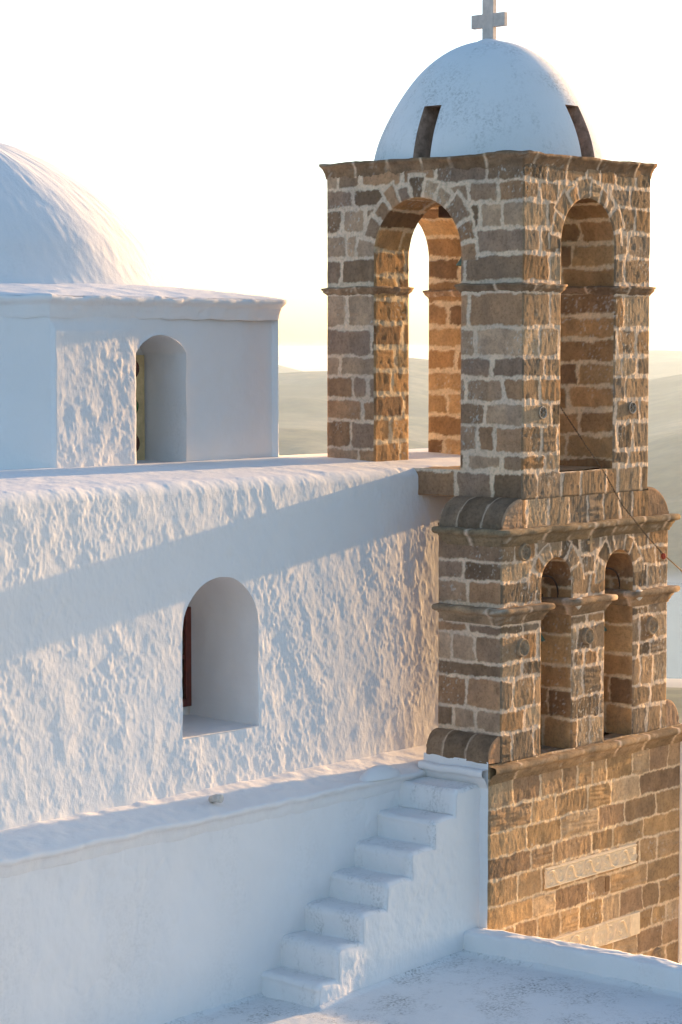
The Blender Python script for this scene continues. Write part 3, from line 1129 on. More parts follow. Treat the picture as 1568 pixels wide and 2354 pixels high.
roundel('carved_roundel', 14.640, -1.633, 0.070, 6)
roundel('carved_roundel', 14.622, -2.400, 0.074, 8)
roundel('carved_roundel', 15.515, -2.390, 0.070, 8)
roundel('carved_roundel', 16.455, -2.387, 0.080, 8)
roundel('carved_roundel', 16.586, -5.324, 0.085, 5)
roundel('star_mark', 14.865, -0.520, 0.052, 6)
roundel('star_mark', 16.125, -0.505, 0.052, 6)
b = Bm()
b.box(15.52, 15.553, YF - 0.022, YF + 0.01, -1.69, -1.545, 0.004)
b.box(15.485, 15.5195, YF - 0.021, YF + 0.01, -1.625, -1.592, 0.004)
b.box(15.5535, 15.588, YF - 0.021, YF + 0.01, -1.625, -1.592, 0.004)
b.build('carved_cross', M_SLIT if False else plain('cross_stone', (0.34, 0.22, 0.12), 0.95, nscale=25), tower)
# solid block painted as the shade in a putlog hole in the lower front, right of the standing cross slab
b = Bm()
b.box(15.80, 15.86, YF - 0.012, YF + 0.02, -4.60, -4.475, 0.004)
b.build('putlog_shade_block', plain('hole_shade', (0.15, 0.08, 0.035), 0.95), tower)


# dabs of white plaster left on two impost corners
for (x, z) in ((15.325, -2.10), (16.205, -2.10)):
    b = Bm()
    b.lathe((x, YF - 0.050, z + 0.012), [(0, 0.036), (0.03, 0.030), (0.048, 0.012), (0.040, -0.012), (0.026, -0.040), (0, -0.062)], 16, 1.5, 0.42)
    for v in b.b.verts:
        v.co += Vector((1, 0.5, 1)) * 0.008 * float(vn(v.co.x * 30, v.co.y * 30, v.co.z * 30))
    b.build('plaster_dab', M_PVC, tower, smooth=True)


# ================================================================== BELLS
def make_bell(x, y, ztop, r, h, name, label, group, arm=None):
    t = thing(name, label, 'bell', (x, y, ztop), group)
    b = Bm()
    pr = [(0.0, 0.0), (0.30, -0.01), (0.48, -0.05), (0.56, -0.16), (0.62, -0.42), (0.72, -0.66), (0.88, -0.88), (1.0, -0.985), (1.0, -1.0), (0.93, -1.0), (0.70, -0.72), (0.55, -0.4), (0.45, -0.12), (0.0, -0.08)]
    b.lathe((x, y, ztop), [(q * r, w * h) for q, w in pr], 32)
    b.build('bell_body', M_BRONZE, t, smooth=True)
    b = Bm()
    b.tube([(x, y, ztop - 0.1 * h), (x, y, ztop - 0.9 * h)], 0.008)
    b.lathe((x, y, ztop - 1.02 * h), [(0, 0.06), (0.02, 0.05), (0.028, 0.02), (0.02, -0.01), (0, -0.02)], 12)
    b.build('clapper', M_IRON, t, smooth=True)
    return t


bl = 'bells hung in the two arches of the gable'
for x, lb in ((a1.uc, 'green bronze bell half hidden in the left arch of the two low arches'), (a2.uc, 'green bronze bell half hidden in the right arch of the two low arches')):
    t = make_bell(x, 11.45, -2.13, 0.168, 0.28, 'bell', lb, bl)
    b = Bm()
    b.box(x - 0.205, x + 0.205, 11.41, 11.49, -2.12, -2.04, 0.01)
    b.build('headstock', M_BEAM, t)
    b = Bm()
    pts = [(x + 0.02, 11.43, -2.04), (x + 0.03, 11.40, -1.95), (x + 0.09, 11.36, -1.885), (x + 0.17, 11.32, -1.872), (x + 0.25, 11.30, -1.90), (x + 0.31, 11.30, -1.955), (x + 0.345, 11.30, -2.035)]
    pts = [(q[0] - 0.14 * (i / 6), q[1] - 0.04 * i / 6, q[2]) for i, q in enumerate(pts)]
    # smooth the lever
    P_ = np.array(pts)
    tt = np.linspace(0, 6, 25)
    P_ = np.stack([np.interp(tt, range(7), P_[:, k]) for k in range(3)], -1)
    for _ in range(3):
        P_[1:-1] = 0.25 * P_[:-2] + 0.5 * P_[1:-1] + 0.25 * P_[2:]
    b.tube(P_, 0.0075)
    e = P_[-1]
    b.tube([(e[0] + 0.014 * math.cos(a), e[1], e[2] - 0.012 + 0.014 * math.sin(a)) for a in np.linspace(0, 6.28, 12)], 0.0045, 6)
    b.build('lever', M_IRON, t, smooth=True)
t = make_bell(CX, CY, 1.12, 0.275, 0.42, 'bell', 'large dark bronze bell hanging high inside the open belfry', None)
b = Bm()
b.box(CX - 0.06, CX + 0.06, YF + 0.64, T3B - 0.015, 1.12, 1.22, 0.01)
b.build('headstock', M_BEAM, t)

# chain from the big bell down across the front, ending in a rope
ch = thing('bell_chain', 'thin dark chain slanting down across the stone front, ending in a brown rope', 'chain', (15.29, 11.25, -0.48))
pc = np.array([(15.46, 11.9, 0.25), (15.287, 11.25, -0.484), (15.469, 11.13, -0.791), (15.652, 11.05, -1.048), (15.823, 11.0, -1.307), (16.183, 10.98, -1.601), (16.386, 10.96, -1.758)])
sg = np.concatenate([[0], np.cumsum(np.linalg.norm(np.diff(pc, axis=0), axis=1))])
b = Bm()
nlink = int(sg[-1] / 0.024)
for i in range(nlink):
    s0 = i * 0.024
    p = np.array([np.interp(s0 + 0.012, sg, pc[:, k]) for k in range(3)])
    q = np.array([np.interp(s0 + 0.022, sg, pc[:, k]) for k in range(3)])
    d = Vector(q - p).normalized()
    sdv = d.cross(Vector((0, 1, 0) if i % 2 else (0.6, 0, 0.8))).normalized()
    pts = [Vector(p) + d * 0.0165 * math.cos(a) + sdv * 0.0062 * math.sin(a) for a in np.linspace(0, 2 * math.pi, 9)]
    b.tube(pts, 0.0021, 5, caps=False)
b.build('chain_links', M_IRON, ch, smooth=True)
b = Bm()
b.tube([(16.386, 10.96, -1.758), (16.6, 10.93, -1.90), (16.804, 10.9, -2.07), (17.5, 10.8, -2.68), (18.6, 10.6, -3.65)], 0.0065, 6)
b.build('rope', M_ROPE, ch, smooth=True)
b = Bm()
b.lathe((16.386, 10.96, -1.775), [(0, 0.03), (0.02, 0.022), (0.024, 0.0), (0.016, -0.02), (0, -0.026)], 10)
b.build('knot', plain('red_cord', (0.35, 0.05, 0.02), 0.8), ch, smooth=True)

# ================================================================== CHURCH
church = thing('church', 'whitewashed church with rough plaster walls, an eight-sided drum and a broad white dome', 'church', (11.0, 14.0, -9.0))
rp = rough_plaster(1.0)
sp = smooth_plaster(1.0)
aW = Arch(11.872, 12.692, -2.915, -1.728)
xs_n = coords((6.5, 9.7, 0.03), (9.7, 14.95, 0.0085), (14.95, 16.9, 0.05))
w1 = wall_face(None, (0, YN, 0), XU, NF, xs_n, coords((-9.0, -3.45, 0.12), (-3.45, -1.08, 0.0095)), None, None, rp, holes=[aW], edges='', wobble=0.004)
# rounded eaves and the gently arched roof
th = np.linspace(0, math.pi / 2, 14)
py = np.concatenate([YN + 0.09 * (1 - np.cos(th)), YN + 0.09 + coords((0.012, 1.05, 0.013)), YN + 1.14 + coords((0.02, 4.4, 0.06))])
pz = np.concatenate([-1.08 + 0.09 * np.sin(th), -0.99 + 0.055 * np.sin(np.clip((coords((0.012, 1.05, 0.013))) / 1.05, 0, 1) * math.pi / 2),
                     -0.935 - 0.05 * coords((0.02, 4.4, 0.06)) ** 2])
dy, dz = np.gradient(py), np.gradient(pz)
L_ = np.hypot(dy, dz)
ny, nz = -dz / L_, dy / L_
ny[0], nz[0] = -1, 0
Pp = np.zeros((len(xs_n), len(py), 3))
Pp[..., 0], Pp[..., 1], Pp[..., 2] = xs_n[:, None], py[None], pz[None]
h, _ = rp(Pp[..., 0], Pp[..., 2], Pp)
s_ = np.concatenate([[0], np.cumsum(np.hypot(np.diff(py), np.diff(pz)))])
k = 1 - 0.78 * sstep(0.05, 0.35, s_)
hq = (h * k[None])[..., None] * np.stack([0 * ny, ny, nz], -1)[None]
# the plaster is patched smoother towards the slab of the belfry
Pr = wob(Pp, 0.004) + hq
rf = (Pr.reshape(-1, 3), grid_faces(*Pr.shape[:2]), None)
combine('nave_wall', [w1], M_WALL, church)
combine('nave_roof', [rf], M_WALL, church)


def gable_end(x, flip):
    y_, z_ = np.meshgrid(coords((YN + 0.03, YN + 5, 0.25)), coords((-9.0, -1.25, 0.25)), indexing='ij')
    return (np.stack([0 * y_ + x, y_, z_], -1).reshape(-1, 3), grid_faces(*y_.shape, None, flip), None)


combine('end_wall', [gable_end(16.88, False)], M_SMOOTH, church)
combine('end_wall', [gable_end(6.55, True)], M_SMOOTH, church)


def window(parent, name, label, origin, build):
    w = bpy.data.objects.new(name, None)
    w.location = Vector(origin) - parent.location
    link(w, parent)
    if label:
        w['label'] = label
    build(w)
    return w


def nave_window(w):
    dpt = 0.74
    rv = smooth_plaster(0.8)
    tn = tunnel(None, aW, lambda u, z, v: np.stack([u, v, z], -1), YN, YN + dpt, None, None, None, relief=rv, wobble=0.004, vstep=0.02,
                scale=lambda v: 1 - 0.06 * (v - YN) / dpt)
    x_, y_ = np.meshgrid(coords((11.86, 12.70, 0.02)), coords((YN - 0.004, YN + dpt, 0.02)), indexing='ij')
    Pq = wob(np.stack([x_, y_, -2.915 + 0.02 * (y_ - YN)], -1), 0.004)
    combine('window_reveal', [tn, (Pq.reshape(-1, 3), grid_faces(*x_.shape), None)], M_SMOOTH, w)
    y = YN + dpt - 0.03
    b = Bm()
    fx0, fx1, fz0, fz1 = 11.885, 12.665, -2.83, -2.04
    ft = 0.062
    for q in ((fx0, fx0 + ft, fz0, fz1), (fx1 - ft, fx1, fz0, fz1), (fx0 + ft, fx1 - ft, fz0, fz0 + ft), (fx0 + ft, fx1 - ft, fz1 - ft, fz1)):
        b.box(q[0], q[1], y, y + 0.05, q[2], q[3], 0.004)
    b.build('window_frame', M_REDWOOD, w)
    b = Bm()
    xm = (fx0 + fx1) / 2
    b.box(xm - 0.018, xm + 0.018, y + 0.012, y + 0.045, fz0 + ft, fz1 - ft, 0.003)
    zm = (fz0 + fz1) / 2
    b.box(fx0 + ft, xm - 0.018, y + 0.012, y + 0.045, zm - 0.014, zm + 0.014, 0.003)
    b.box(xm + 0.018, fx1 - ft, y + 0.012, y + 0.045, zm - 0.014, zm + 0.014, 0.003)
    b.build('glazing_bar', M_REDWOOD, w)
    b = Bm()
    b.box(fx0 + ft - 0.005, fx1 - ft + 0.005, y + 0.025, y + 0.031, fz0 + ft - 0.005, fz1 - ft + 0.005)
    b.build('pane', M_PANEGLASS, w)
    b = Bm()
    b.box(11.8, 12.75, y + 0.055, y + 0.12, -2.95, -1.6)
    b.build('window_back', M_SMOOTH, w)


window(church, 'arched_window', 'deep arched window with a red-brown wooden frame', (12.28, YN, -2.3), nave_window)

# ---- drum
TH = R(-3.03)
DU = np.array((math.cos(TH), math.sin(TH), 0))
DN = np.array((math.sin(TH), -math.cos(TH), 0))
DA = np.array((11.90, 13.69, 0))
SL = 2.463
APO = SL * (1 + math.sqrt(2)) / 2
DC = DA + DU * SL / 2 - DN * APO
aD = FlatArch(0.872, 1.412, -0.955, -0.045, 0.105)


def drum_relief(u, z, P):
    hr, c = rough_plaster(1.3)(P[..., 0] * 1.0, z, P)
    hs, _ = smooth_plaster(0.25)(u, z, P)
    hs = hs - 0.036 * np.clip(u - 0.85, 0, 9)
    hr = hr + 0.052 * np.clip(0.9 - u, 0, 9)
    k = sstep(0.98, 0.82, u) * sstep(0.22, 0.12, z)
    return (hr + 0.002) * k + hs * (1 - k), c


octv = [DC + (math.cos(TH + R(22.5 + 45 * i) - R(135)) * DU[0] * 0 + 0) for i in range(8)]
octv = []
for i in range(8):
    a = TH + R(-90 - 22.5 + 45 * i)
    rr = SL / 2 / math.sin(R(22.5))
    octv.append(np.array((DC[0] + rr * math.cos(a), DC[1] + rr * math.sin(a), 0)))
octv[2] = octv[2] + np.array((-0.14, 0.06, 0))
fa = [wall_face(None, octv[0], DU, DN, coords((0, SL, 0.009)), coords((-1.4, -1.0, 0.03), (-1.0, 0.26, 0.009)), None, None, drum_relief, holes=[aD], edges='lr', wobble=0.004)]
for i in range(1, 8):
    p, q = octv[i], octv[(i + 1) % 8]
    SL_ = float(np.linalg.norm(q - p))
    U_ = (q - p) / SL_
    N_ = np.array((U_[1], -U_[0], 0))
    st = 0.02 if i in (7, 1) else 0.08
    fa.append(wall_face(None, p, U_, N_, coords((0, SL_, st)), coords((-2.6, -1.2, 0.1), (-1.2, 0.26, st)), None, None, smooth_plaster(0.8), edges='lr', wobble=0.004))
combine('drum', fa, M_WALL, church)
combine('drum_cornice', [(lambda t: (t[0], t[1], None))(moulding(None, [tuple(v[:2]) for v in octv],
        [(0.0, 0.235), (0.006, 0.25), (0.012, 0.28), (0.03, 0.335), (0.062, 0.365), (0.070, 0.385), (0.066, 0.405), (0.04, 0.415)],
        None, None, closed=True, step=0.02, rough=0.006))], M_WALL, church)


ro = []
for i in range(8):
    p, q = octv[i][:2], octv[(i + 1) % 8][:2]
    for t in np.linspace(0, 1, 60)[:-1]:
        ro.append(p + (q - p) * t)
ro.append(ro[0])
ro = np.array(ro)
ro = DC[:2] + (ro - DC[:2]) * 1.014
dd_ = np.hypot(*(ro - DC[:2]).T)
tq = np.linspace(0, 1, 40)
fr = 1 + (2.05 / dd_[:, None] - 1) * tq[None]
Pq = np.stack([DC[0] + (ro[:, 0] - DC[0])[:, None] * fr, DC[1] + (ro[:, 1] - DC[1])[:, None] * fr, 0.414 + 0.125 * tq[None] ** 0.8 + 0 * fr], -1)
Pq = wob(Pq, 0.006)
combine('drum_roof', [(Pq.reshape(-1, 3), grid_faces(*Pq.shape[:2]), None)], M_WALL, church)


def drum_window(w):
    dp = 0.56
    f = lambda u, z, v: np.stack([octv[0][0] * (1 if np.ndim(v) and np.max(np.abs(v)) > 0 else 0) + DU[0] * u - DN[0] * v, octv[0][1] * 0 + DU[1] * u - DN[1] * v, z], -1)

    def mp(u, z, v):
        return np.stack([DU[0] * u - DN[0] * v, DU[1] * u - DN[1] * v, z], -1)
    L = aD.path(0.014)
    vs = coords((0, dp, 0.02))
    s = np.concatenate([[0], np.cumsum(np.hypot(np.diff(L[:, 0]), np.diff(L[:, 1])))])
    u = np.broadcast_to(L[:, 0][:, None], (len(L), len(vs)))
    z = np.broadcast_to(L[:, 1][:, None], u.shape)
    v = np.broadcast_to(vs[None], u.shape)
    u = aD.uc + (u - aD.uc) * (1 - 0.03 * v / dp)
    P = octv[0] + mp(u, z, v)
    P = wob(P, 0.004)
    P[..., 0] += 0
    it = [(P.reshape(-1, 3), grid_faces(*u.shape), None)]
    uu, vv = np.meshgrid(coords((0.86, 1.425, 0.02)), coords((-0.004, dp, 0.02)), indexing='ij')
    P = wob(octv[0] + mp(uu, -0.955 + 0.02 * vv, vv), 0.004)
    it.append((P.reshape(-1, 3), grid_faces(*uu.shape), None))
    combine('window_reveal', it, M_SMOOTH, w)

    def at(u, z, v):
        p = octv[0] + DU * u - DN * v
        return Vector((p[0], p[1], z))

    def solid(b, u0, u1, z0, z1, v0, v1):
        c = [b.b.verts.new(at(a, z_, v_)) for a in (u0, u1) for z_ in (z0, z1) for v_ in (v0, v1)]
        for q in ((0, 1, 3, 2), (4, 6, 7, 5), (0, 4, 5, 1), (2, 3, 7, 6), (0, 2, 6, 4), (1, 5, 7, 3)):
            b.b.faces.new([c[i] for i in q])
    b = Bm()
    solid(b, 0.90, 1.385, -0.95, -0.06, dp - 0.06, dp - 0.02)
    b.build('window_panel', M_YELLOW, w)
    b = Bm()
    solid(b, 0.84, 1.44, -1.0, 0.15, dp - 0.015, dp + 0.05)
    b.build('window_back', M_SMOOTH, w)
    for (zc, mat, lb, r) in ((-0.175, M_BROWNGL, 'round brown glass pane', 0.086), (-0.49, M_GREENGL, 'round green glass pane', 0.075), (-0.80, M_BROWNGL, 'round brown glass pane', 0.086)):
        for uc in (1.245, 1.04):
            b = Bm()
            ring = [at(uc + r * math.cos(a), zc + r * math.sin(a), dp - 0.061) for a in np.linspace(0, 2 * math.pi, 25)[:-1]]
            rin = [at(uc + r * 0.85 * math.cos(a), zc + r * 0.85 * math.sin(a), dp - 0.068) for a in np.linspace(0, 2 * math.pi, 25)[:-1]]
            a_ = [b.b.verts.new(p) for p in ring]
            c_ = [b.b.verts.new(p) for p in rin]
            for i in range(24):
                b.b.faces.new((a_[i], a_[(i + 1) % 24], c_[(i + 1) % 24], c_[i]))
            b.b.faces.new(c_)
            o = b.build('round_pane', mat, w)
            o['label'] = lb


pw = octv[0] + DU * 1.14
window(church, 'drum_window', 'slender window in the drum with an ochre panel of round coloured panes', (pw[0], pw[1], -0.5), drum_window)

# ---- great dome
MP = smooth_prof([(2.17, 0.44), (2.10, 0.50), (2.03, 0.58), (1.96, 0.70), (1.845, 0.906), (1.72, 1.06), (1.575, 1.206), (1.41, 1.345), (1.225, 1.475), (1.0, 1.61), (0.76, 1.728), (0.58, 1.80), (0.40, 1.85), (0.2, 1.885), (0.02, 1.895)], 150)
tt = np.concatenate([np.linspace(R(-150), R(30), 520), np.linspace(R(30), R(210), 90)[1:]])
pr_, t_ = np.meshgrid(np.arange(len(MP)), tt, indexing='ij')
r_, z_ = MP[:, 0][pr_], MP[:, 1][pr_]
dr, dz = np.gradient(MP[:, 0]), np.gradient(MP[:, 1])
ln = np.hypot(dr, dz)
nr, nz = (dz / ln)[pr_], (-dr / ln)[pr_]
rr1 = (1 - np.abs(vn(t_ * 9 + z_ * 2.0, z_ * 2.2, 4.0))) ** 2
hh = 0.008 * fbm(t_ * 4 + z_ * 1.2, z_ * 1.6, 1.0, 2) + 0.004 * rr1 * sstep(1.5, 0.9, z_) + 0.002 * fbm(t_ * 30 + 2 * z_, z_ * 9, 2, 2)
X_ = DC[0] + (r_ + hh * nr) * np.cos(t_)
Y_ = DC[1] + (r_ + hh * nr) * np.sin(t_)
Pd = np.stack([X_, Y_, z_ + hh * nz], -1)
combine('dome', [(Pd.reshape(-1, 3), grid_faces(*pr_.shape), None)], M_DOME2, church)

# ---- aisle wall with its moulded edge and the ledge behind it
aw = wall_face(None, (0, YA, 0), XU, NF, coords((5.0, 9.0, 0.06), (9.0, X1L + 0.01, 0.0125)), coords((-9.0, -5.1, 0.15), (-5.1, -3.53, 0.0125)), None, None, smooth_plaster(1.5), edges='', wobble=0.004)
combine('aisle_wall', [aw], M_SMOOTH, church)
lg = moulding(None, [(5.0, YA), (X1L + 0.01, YA)], [(0.0, -3.54), (0.006, -3.53), (0.014, -3.505), (0.020, -3.49), (0.024, -3.465), (0.045, -3.445), (0.058, -3.43), (0.062, -3.412), (0.052, -3.402), (0.0, -3.392), (-0.12, -3.365), (-0.28, -3.335), (-0.43, -3.322)],
              None, None, step=0.02, rough=0.006)
x_, y_ = np.meshgrid(coords((X1L - 0.02, 16.9, 0.02)), coords((Y2B - 0.01, YN + 0.02, 0.02)), indexing='ij')
Pq = wob(np.stack([x_, y_, -3.385 + 0.14 * (y_ - Y2B)], -1), 0.005)
combine('ledge', [(lg[0], lg[1], None), (Pq.reshape(-1, 3), grid_faces(*x_.shape), None)], M_WALL, church)
# a plaster lump on the ledge near the tower
b = Bm()
b.lathe((13.66, 11.80, -3.40), [(0, 0.095), (0.06, 0.09), (0.12, 0.07), (0.18, 0.03), (0.2, 0.0)], 20, 1.2, 0.5)
b.build('plaster_lump', M_WALL, church, smooth=True)
b = Bm()
b.tube([(11.90, 11.93, -3.34), (11.90, 11.88, -3.322), (11.90, 11.83, -3.318), (11.90, 11.825, -3.318)], [0.028, 0.030, 0.031, 0.024], 14)
pipe = b.build('drain_pipe', M_PVC, church, smooth=True)

# ================================================================== STAIRCASE
stair = thing('staircase', 'white plastered outdoor staircase of seven worn steps climbing to the stone tower', 'staircase', (13.2, 11.5, -4.9))
RX = [12.285, 12.51, 12.775, 13.06, 13.355, 13.615, 13.89, 14.20]
TZ = [-4.688, -4.460, -4.256, -4.067, -3.872, -3.668, -3.463]


def floor_z(x, y):
    x = np.asarray(x, float)
    return -4.78 + np.where(x > 12.2, 0.046 * (x - 13.98), 0.046 * (12.2 - 13.98) + 0.012 * (x - 12.2)) - 0.018 * (np.asarray(y, float) - 11.21)


def stair_sdf(x, z):
    """<0 inside the solid"""
    d = np.full(np.shape(x), 9.0)
    for i, t in enumerate(TZ):
        rx = RX[i] + 0.010 * np.sin(z * 9 + i * 2.1)
        q = np.maximum(rx - x, z - t - 0.008 * np.sin(x * 17 + i))
        r = 0.05
        ax, az = rx - x + r, z - t + r
        q = np.where((ax > 0) & (az > 0), np.hypot(ax, az) - r, q)
        d = np.minimum(d, q)
    return d


# contour of the steps
cont = []
for i, t in enumerate(TZ):
    z0 = -5.0 if i == 0 else TZ[i - 1]
    r = 0.05
    zz = np.linspace(z0, t - r, 12)
    seg = [(RX[i] + 0.008 * math.sin(z * 9 + i * 2.1), z) for z in zz]
    seg += [(RX[i] + r - r * math.cos(a), t - r + r * math.sin(a)) for a in np.linspace(0.2, math.pi / 2, 7)]
    xx = np.linspace(RX[i] + r, RX[i + 1] - 0.004, 14)[1:]
    seg += [(x, t + 0.004 * math.sin(x * 17 + i)) for x in xx]
    cont.append(seg)
allc = np.array([p for s in cont for p in s])
d = np.gradient(allc, axis=0)
for _ in range(2):
    d[1:-1] = (d[:-2] + 2 * d[1:-1] + d[2:]) / 4
ln = np.hypot(d[:, 0], d[:, 1])
nrm = np.stack([-d[:, 1] / ln, d[:, 0] / ln], -1)
RE = 0.042
tj = np.concatenate([[0, 0.0015, 0.004, 0.008, 0.014, 0.021], coords((0.03, YA - YS + 0.03, 0.016))])
k0 = 0
for i, s in enumerate(cont):
    k1 = k0 + len(s)
    a, b_ = max(0, k0 - (1 if i else 0)), k1
    c, n = allc[a:b_], nrm[a:b_]
    ins = np.where(tj < RE, RE - np.sqrt(np.clip(RE ** 2 - (RE - tj) ** 2, 0, None)), 0)
    wear = 0.003 * np.sin(np.clip((tj - 0.05) / 0.5, 0, 1) * math.pi)
    P = np.zeros((len(c), len(tj), 3))
    P[..., 0] = c[:, None, 0] - n[:, None, 0] * ins[None]
    P[..., 2] = c[:, None, 1] - n[:, None, 1] * ins[None] - (wear[None] * np.clip(n[:, None, 1], 0, 1))
    P[..., 1] = YS + tj[None]
    P = wob(P, 0.006)
    combine('step', [(P.reshape(-1, 3), grid_faces(len(c), len(tj), None, True), None)], M_STEP, stair)
    k0 = k1

sdf_s = lambda u, z: np.maximum(-1.0, stair_sdf(u, z) + RE * 0.6)
combine('side_wall', [wall_face(None, (0, YS, 0), XU, NF, coords((12.25, X1L + 0.005, 0.009)), coords((-4.98, -3.44, 0.009)), None, None,
        lambda u, z, P: (rough_plaster(0.8)(u, z, P)[0] * (1 - 0.8 * sstep(13.9, 14.15, u)) + 0.001, np.ones(P.shape)), cut=sdf_s, edges='', fade=0.03, wobble=0.006)], M_WALL, stair)

# ================================================================== TERRACE
xf = coords((4.0, 9.0, 0.25), (9.0, 14.0, 0.02))
yf = coords((2.5, 7.5, 0.25), (7.5, YA + 0.02, 0.02))
x_, y_ = np.meshgrid(xf, yf, indexing='ij')
P = np.stack([x_, y_, floor_z(x_, y_)], -1)
e = np.minimum(np.abs(y_ - YS) + np.where(x_ < 12.28, 9, 0), 13.996 - x_)
e = np.minimum(e, YA - y_)
P[..., 2] += 0.03 * np.clip(1 - e / 0.07, 0, 1) ** 2
P[..., 2] += 0.006 * fbm(x_ * 1.7, y_ * 1.7, 0, 3) + 0.0022 * fbm(x_ * 9, y_ * 14, 2, 3)
tf = grid_obj('terrace_floor', P, M_FLOOR, None)
tag(tf, kind='structure')
tb = Bm()
tb.box(4.0, 13.99, 2.5, YA - 0.01, -9.0, -4.98)
tag(tb.build('terrace_base', M_SMOOTH), kind='structure')

par = None
yp = coords((2.5, 7.5, 0.1), (7.5, YS + 0.03, 0.014))
pf = []
W_ = 0.186
for t in coords((0, 0.3, 0.02)):
    pass
prof_p = [(-0.0, -5.1), (0.0, -4.9), (0.0, -4.7), (0.0, -0.035), (0.008, -0.012), (0.028, 0.0)]
zin = [-0.42, -0.30, -0.20, -0.16, -0.12, -0.08, -0.055]
pts = [(13.996, z) for z in zin] + [(13.996 + 0.03 - 0.03 * math.cos(a), -0.03 + 0.03 * math.sin(a)) for a in np.linspace(0, math.pi / 2, 6)]
pts += [(x, 0.004 * math.sin((x - 13.99) * 12)) for x in np.linspace(14.045, 14.15, 9)]
pts += [(14.18 - 0.03 + 0.03 * math.sin(a), -0.03 + 0.03 * math.cos(a)) for a in np.linspace(0, math.pi / 2, 6)]
pts += [(14.18, z) for z in (-0.08, -0.2, -0.6, -2, -4.45)]
pts = np.array(pts)
P = np.zeros((len(yp), len(pts), 3))
P[..., 0] = pts[None, :, 0]
P[..., 1] = yp[:, None]
P[..., 2] = pts[None, :, 1] + (-4.617 - 0.040 * (yp[:, None] - 11.2))
P[..., 2] += 0.010 * fbm(P[..., 1] * 1.3, P[..., 0], 3, 2) * (pts[None, :, 1] > -0.1)
P[..., 0] += 0.008 * fbm(P[..., 1] * 1.5, P[..., 2], 7, 2)
P = wob(P, 0.008)
top = (np.abs(pts[:, 1]) < 0.012)[None]
P[..., 2] += top * 0.006 * (1 - np.abs(vn(P[..., 1] * 9, P[..., 0] * 30, 1.0))) ** 2
o = grid_obj('parapet', P, M_SMOOTH, None, flip=True)
tag(o, 'low white parapet edging the terrace floor in front of the carved stone front', 'parapet')

# white wall standing past the right corner of the stone front
b = Bm()
b.box(16.95, 17.7, 11.06, 11.5, -9.0, -3.40, 0.05, 3)
ww = b.build('side_wall', M_WALL)
ww.name = 'white_wall'
tag(ww, 'plain white wall joining the lower right corner of the stone tower', 'wall')

# ================================================================== LAND AND WATER
SEA = -150.0
fw2 = YAW
az = np.concatenate([np.linspace(-180, -14, 84), np.linspace(-14, 14, 260)[1:], np.linspace(14, 180, 84)[1:]])   # degrees to the right of the view
rad = np.concatenate([np.array([0.5, 4, 8, 14, 22, 30, 45, 70, 110, 180, 300, 450, 650, 850, 950, 985, 1020, 1055, 1120, 1250, 1380]),
                      np.linspace(1440, 2500, 60), np.linspace(2530, 3700, 50), np.linspace(3750, 6200, 60), np.linspace(6300, 8000, 8)])
A_, R_ = np.meshgrid(az, rad, indexing='ij')


def xpx(a):
    return 784 + 5278 * np.tan(np.radians(np.clip(a, -60, 60)))


def crest(tab, r):
    X = xpx(A_)
    y = np.interp(X, [t[0] for t in tab], [t[1] for t in tab])
    return -(y - 799) / 5278 * r


nearr = crest([(-3000, 930), (300, 960), (640, 982), (700, 986), (780, 994), (940, 1010), (1200, 1060), (1400, 1040), (1490, 1014), (1568, 996), (2200, 930), (5000, 900)], 2050)
midr = crest([(-3000, 800), (300, 850), (640, 857), (700, 853), (755, 852), (860, 846), (915, 828), (940, 821), (965, 824), (985, 826), (1100, 850), (1300, 860), (1490, 872), (1568, 858), (3000, 840)], 3300)
farr = crest([(-3000, 830), (400, 800), (560, 815), (637, 836), (700, 852), (800, 865), (1000, 850), (1300, 812), (1440, 803), (1530, 803), (1568, 805), (1800, 812), (4000, 850)], 5600)
H = np.full(A_.shape, -160.0)
ctl = [(0, -9.6), (30, -10), (60, -16), (180, -40), (450, -85), (850, -125), (985, -146), (1055, -150.5), (1120, -165), (1380, -165)]
H = np.interp(R_, [c[0] for c in ctl], [c[1] for c in ctl])
shore = 1450.0
t = np.clip((R_ - shore) / (2050 - shore), 0, 1)
H = np.where(R_ > shore - 60, -158 + (nearr + 158) * (t ** 0.8), H)
dip = np.minimum(nearr, midr) - 22
t2 = np.clip((R_ - 2050) / 300, 0, 1)
H = np.where(R_ > 2050, nearr + (dip - nearr) * (t2 * t2 * (3 - 2 * t2)), H)
t3 = np.clip((R_ - 2350) / (3300 - 2350), 0, 1)
H = np.where(R_ > 2350, dip + (midr - dip) * t3 ** 1.2, H)
t4 = np.clip((R_ - 3300) / 700, 0, 1)
lo = np.minimum(midr, farr) - 45
H = np.where(R_ > 3300, midr + (lo - midr) * (t4 * t4 * (3 - 2 * t4)), H)
t5 = np.clip((R_ - 4000) / 1600, 0, 1)
H = np.where(R_ > 4000, lo + (farr - lo) * t5 ** 1.3, H)
t6 = np.clip((R_ - 5600) / 1500, 0, 1)
H = np.where(R_ > 5600, farr + (-140 - farr) * t6, H)
ang = fw2 - np.radians(A_)
X_, Y_ = R_ * np.cos(ang), R_ * np.sin(ang)
bump_ = fbm(X_ / 160, Y_ / 160, 0.5, 5)
off_crest = 1 - np.exp(-((R_ - 2050) / 90) ** 2) - np.exp(-((R_ - 3300) / 130) ** 2) - np.exp(-((R_ - 5600) / 300) ** 2)
H = H + np.where(R_ > shore, 7 * bump_ * np.clip(off_crest, 0.08, 1), 0) * np.clip((R_ - shore) / 100, 0, 1)
H = H + np.where((R_ > 60) & (R_ < 950), 1.2 * bump_, 0)
P = np.stack([X_, Y_, H], -1)


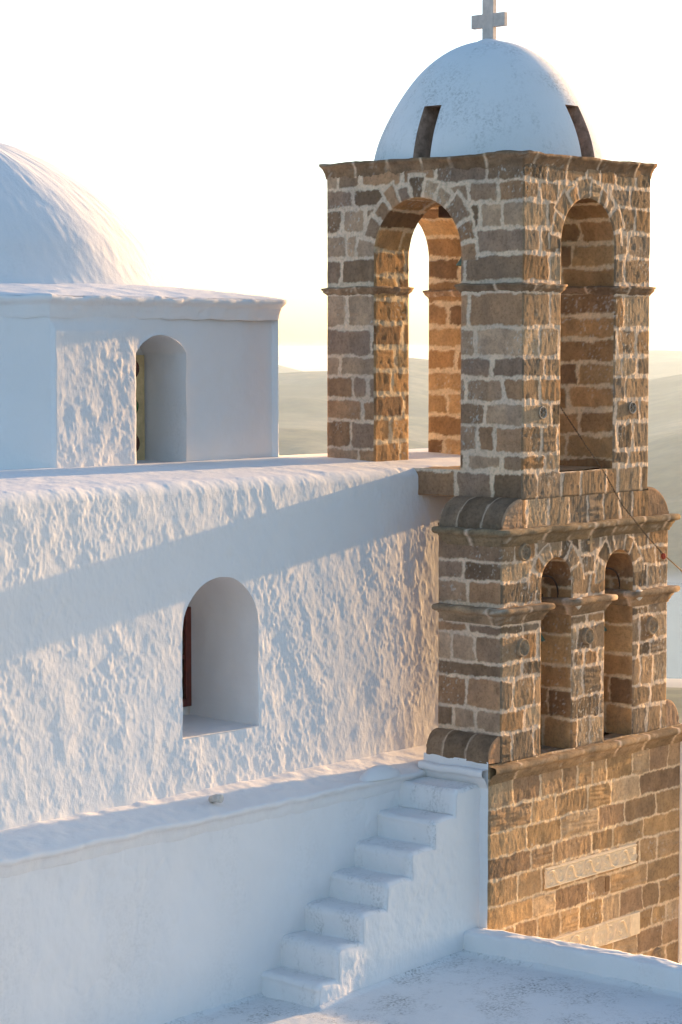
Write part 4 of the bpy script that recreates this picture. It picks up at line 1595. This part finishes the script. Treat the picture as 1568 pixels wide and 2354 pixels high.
def landmat():
    m, nt, b = newmat('land')
    n1 = noise(nt, 0.004, 6, 0.6)
    n2 = noise(nt, 0.03, 6, 0.7)
    c = ramp(nt, n1, [(0.38, (0.03, 0.04, 0.022)), (0.5, (0.085, 0.085, 0.045)), (0.65, (0.20, 0.17, 0.11))])
    c = mix(nt, c, ramp(nt, n2, [(0.35, (0.5, 0.5, 0.5)), (0.65, (1.4, 1.35, 1.3))]), 1.0, 'MULTIPLY')
    # pale sand near the water on this side
    g = nt.nodes.new('ShaderNodeNewGeometry')
    sx = nt.nodes.new('ShaderNodeSeparateXYZ')
    nt.links.new(g.outputs['Position'], sx.inputs[0])
    mr = node(nt, 'ShaderNodeMapRange')
    mr.inputs['From Min'].default_value = -143
    mr.inputs['From Max'].default_value = -149
    nt.links.new(sx.outputs['Z'], mr.inputs['Value'])
    c = mix(nt, c, (0.55, 0.47, 0.40), mr.outputs[0])
    nt.links.new(c, b.inputs['Base Color'])
    b.inputs['Roughness'].default_value = 0.95
    b.inputs['Specular IOR Level'].default_value = 0.1
    return m


g_ = grid_obj('ground', P, landmat(), None)
tag(g_, kind='structure')


def watermat():
    m, nt, b = newmat('sea_water')
    b.inputs['Base Color'].default_value = (0.03, 0.07, 0.08, 1)
    b.inputs['Roughness'].default_value = 0.25
    bump(nt, b, [(noise(nt, 0.12, 6, 0.7, stretch=(1, 0.5, 1)), 1.2)])
    return m


b = Bm()
vs = [b.b.verts.new((r * math.cos(a), r * math.sin(a), SEA)) for r in (400, 1900) for a in np.linspace(0, 2 * math.pi, 65)[:-1]]
for i in range(64):
    b.b.faces.new((vs[i], vs[(i + 1) % 64], vs[64 + (i + 1) % 64], vs[64 + i]))
tag(b.build('sea', watermat()), kind='structure')

# ================================================================== HAZE
b = Bm()
b.box(-8050, 8050, -8050, 8050, -190, 6)
hz = b.build('haze', bpy.data.materials.new('haze_air'))
hm = hz.data.materials[0]
hm.use_nodes = True
hm.node_tree.nodes.clear()
pv = hm.node_tree.nodes.new('ShaderNodeVolumePrincipled')
pv.inputs['Color'].default_value = (0.70, 0.84, 0.98, 1)
pv.inputs['Density'].default_value = 1.5e-4
pv.inputs['Anisotropy'].default_value = 0.35
ho = hm.node_tree.nodes.new('ShaderNodeOutputMaterial')
hm.node_tree.links.new(pv.outputs[0], ho.inputs['Volume'])
tag(hz, kind='stuff')
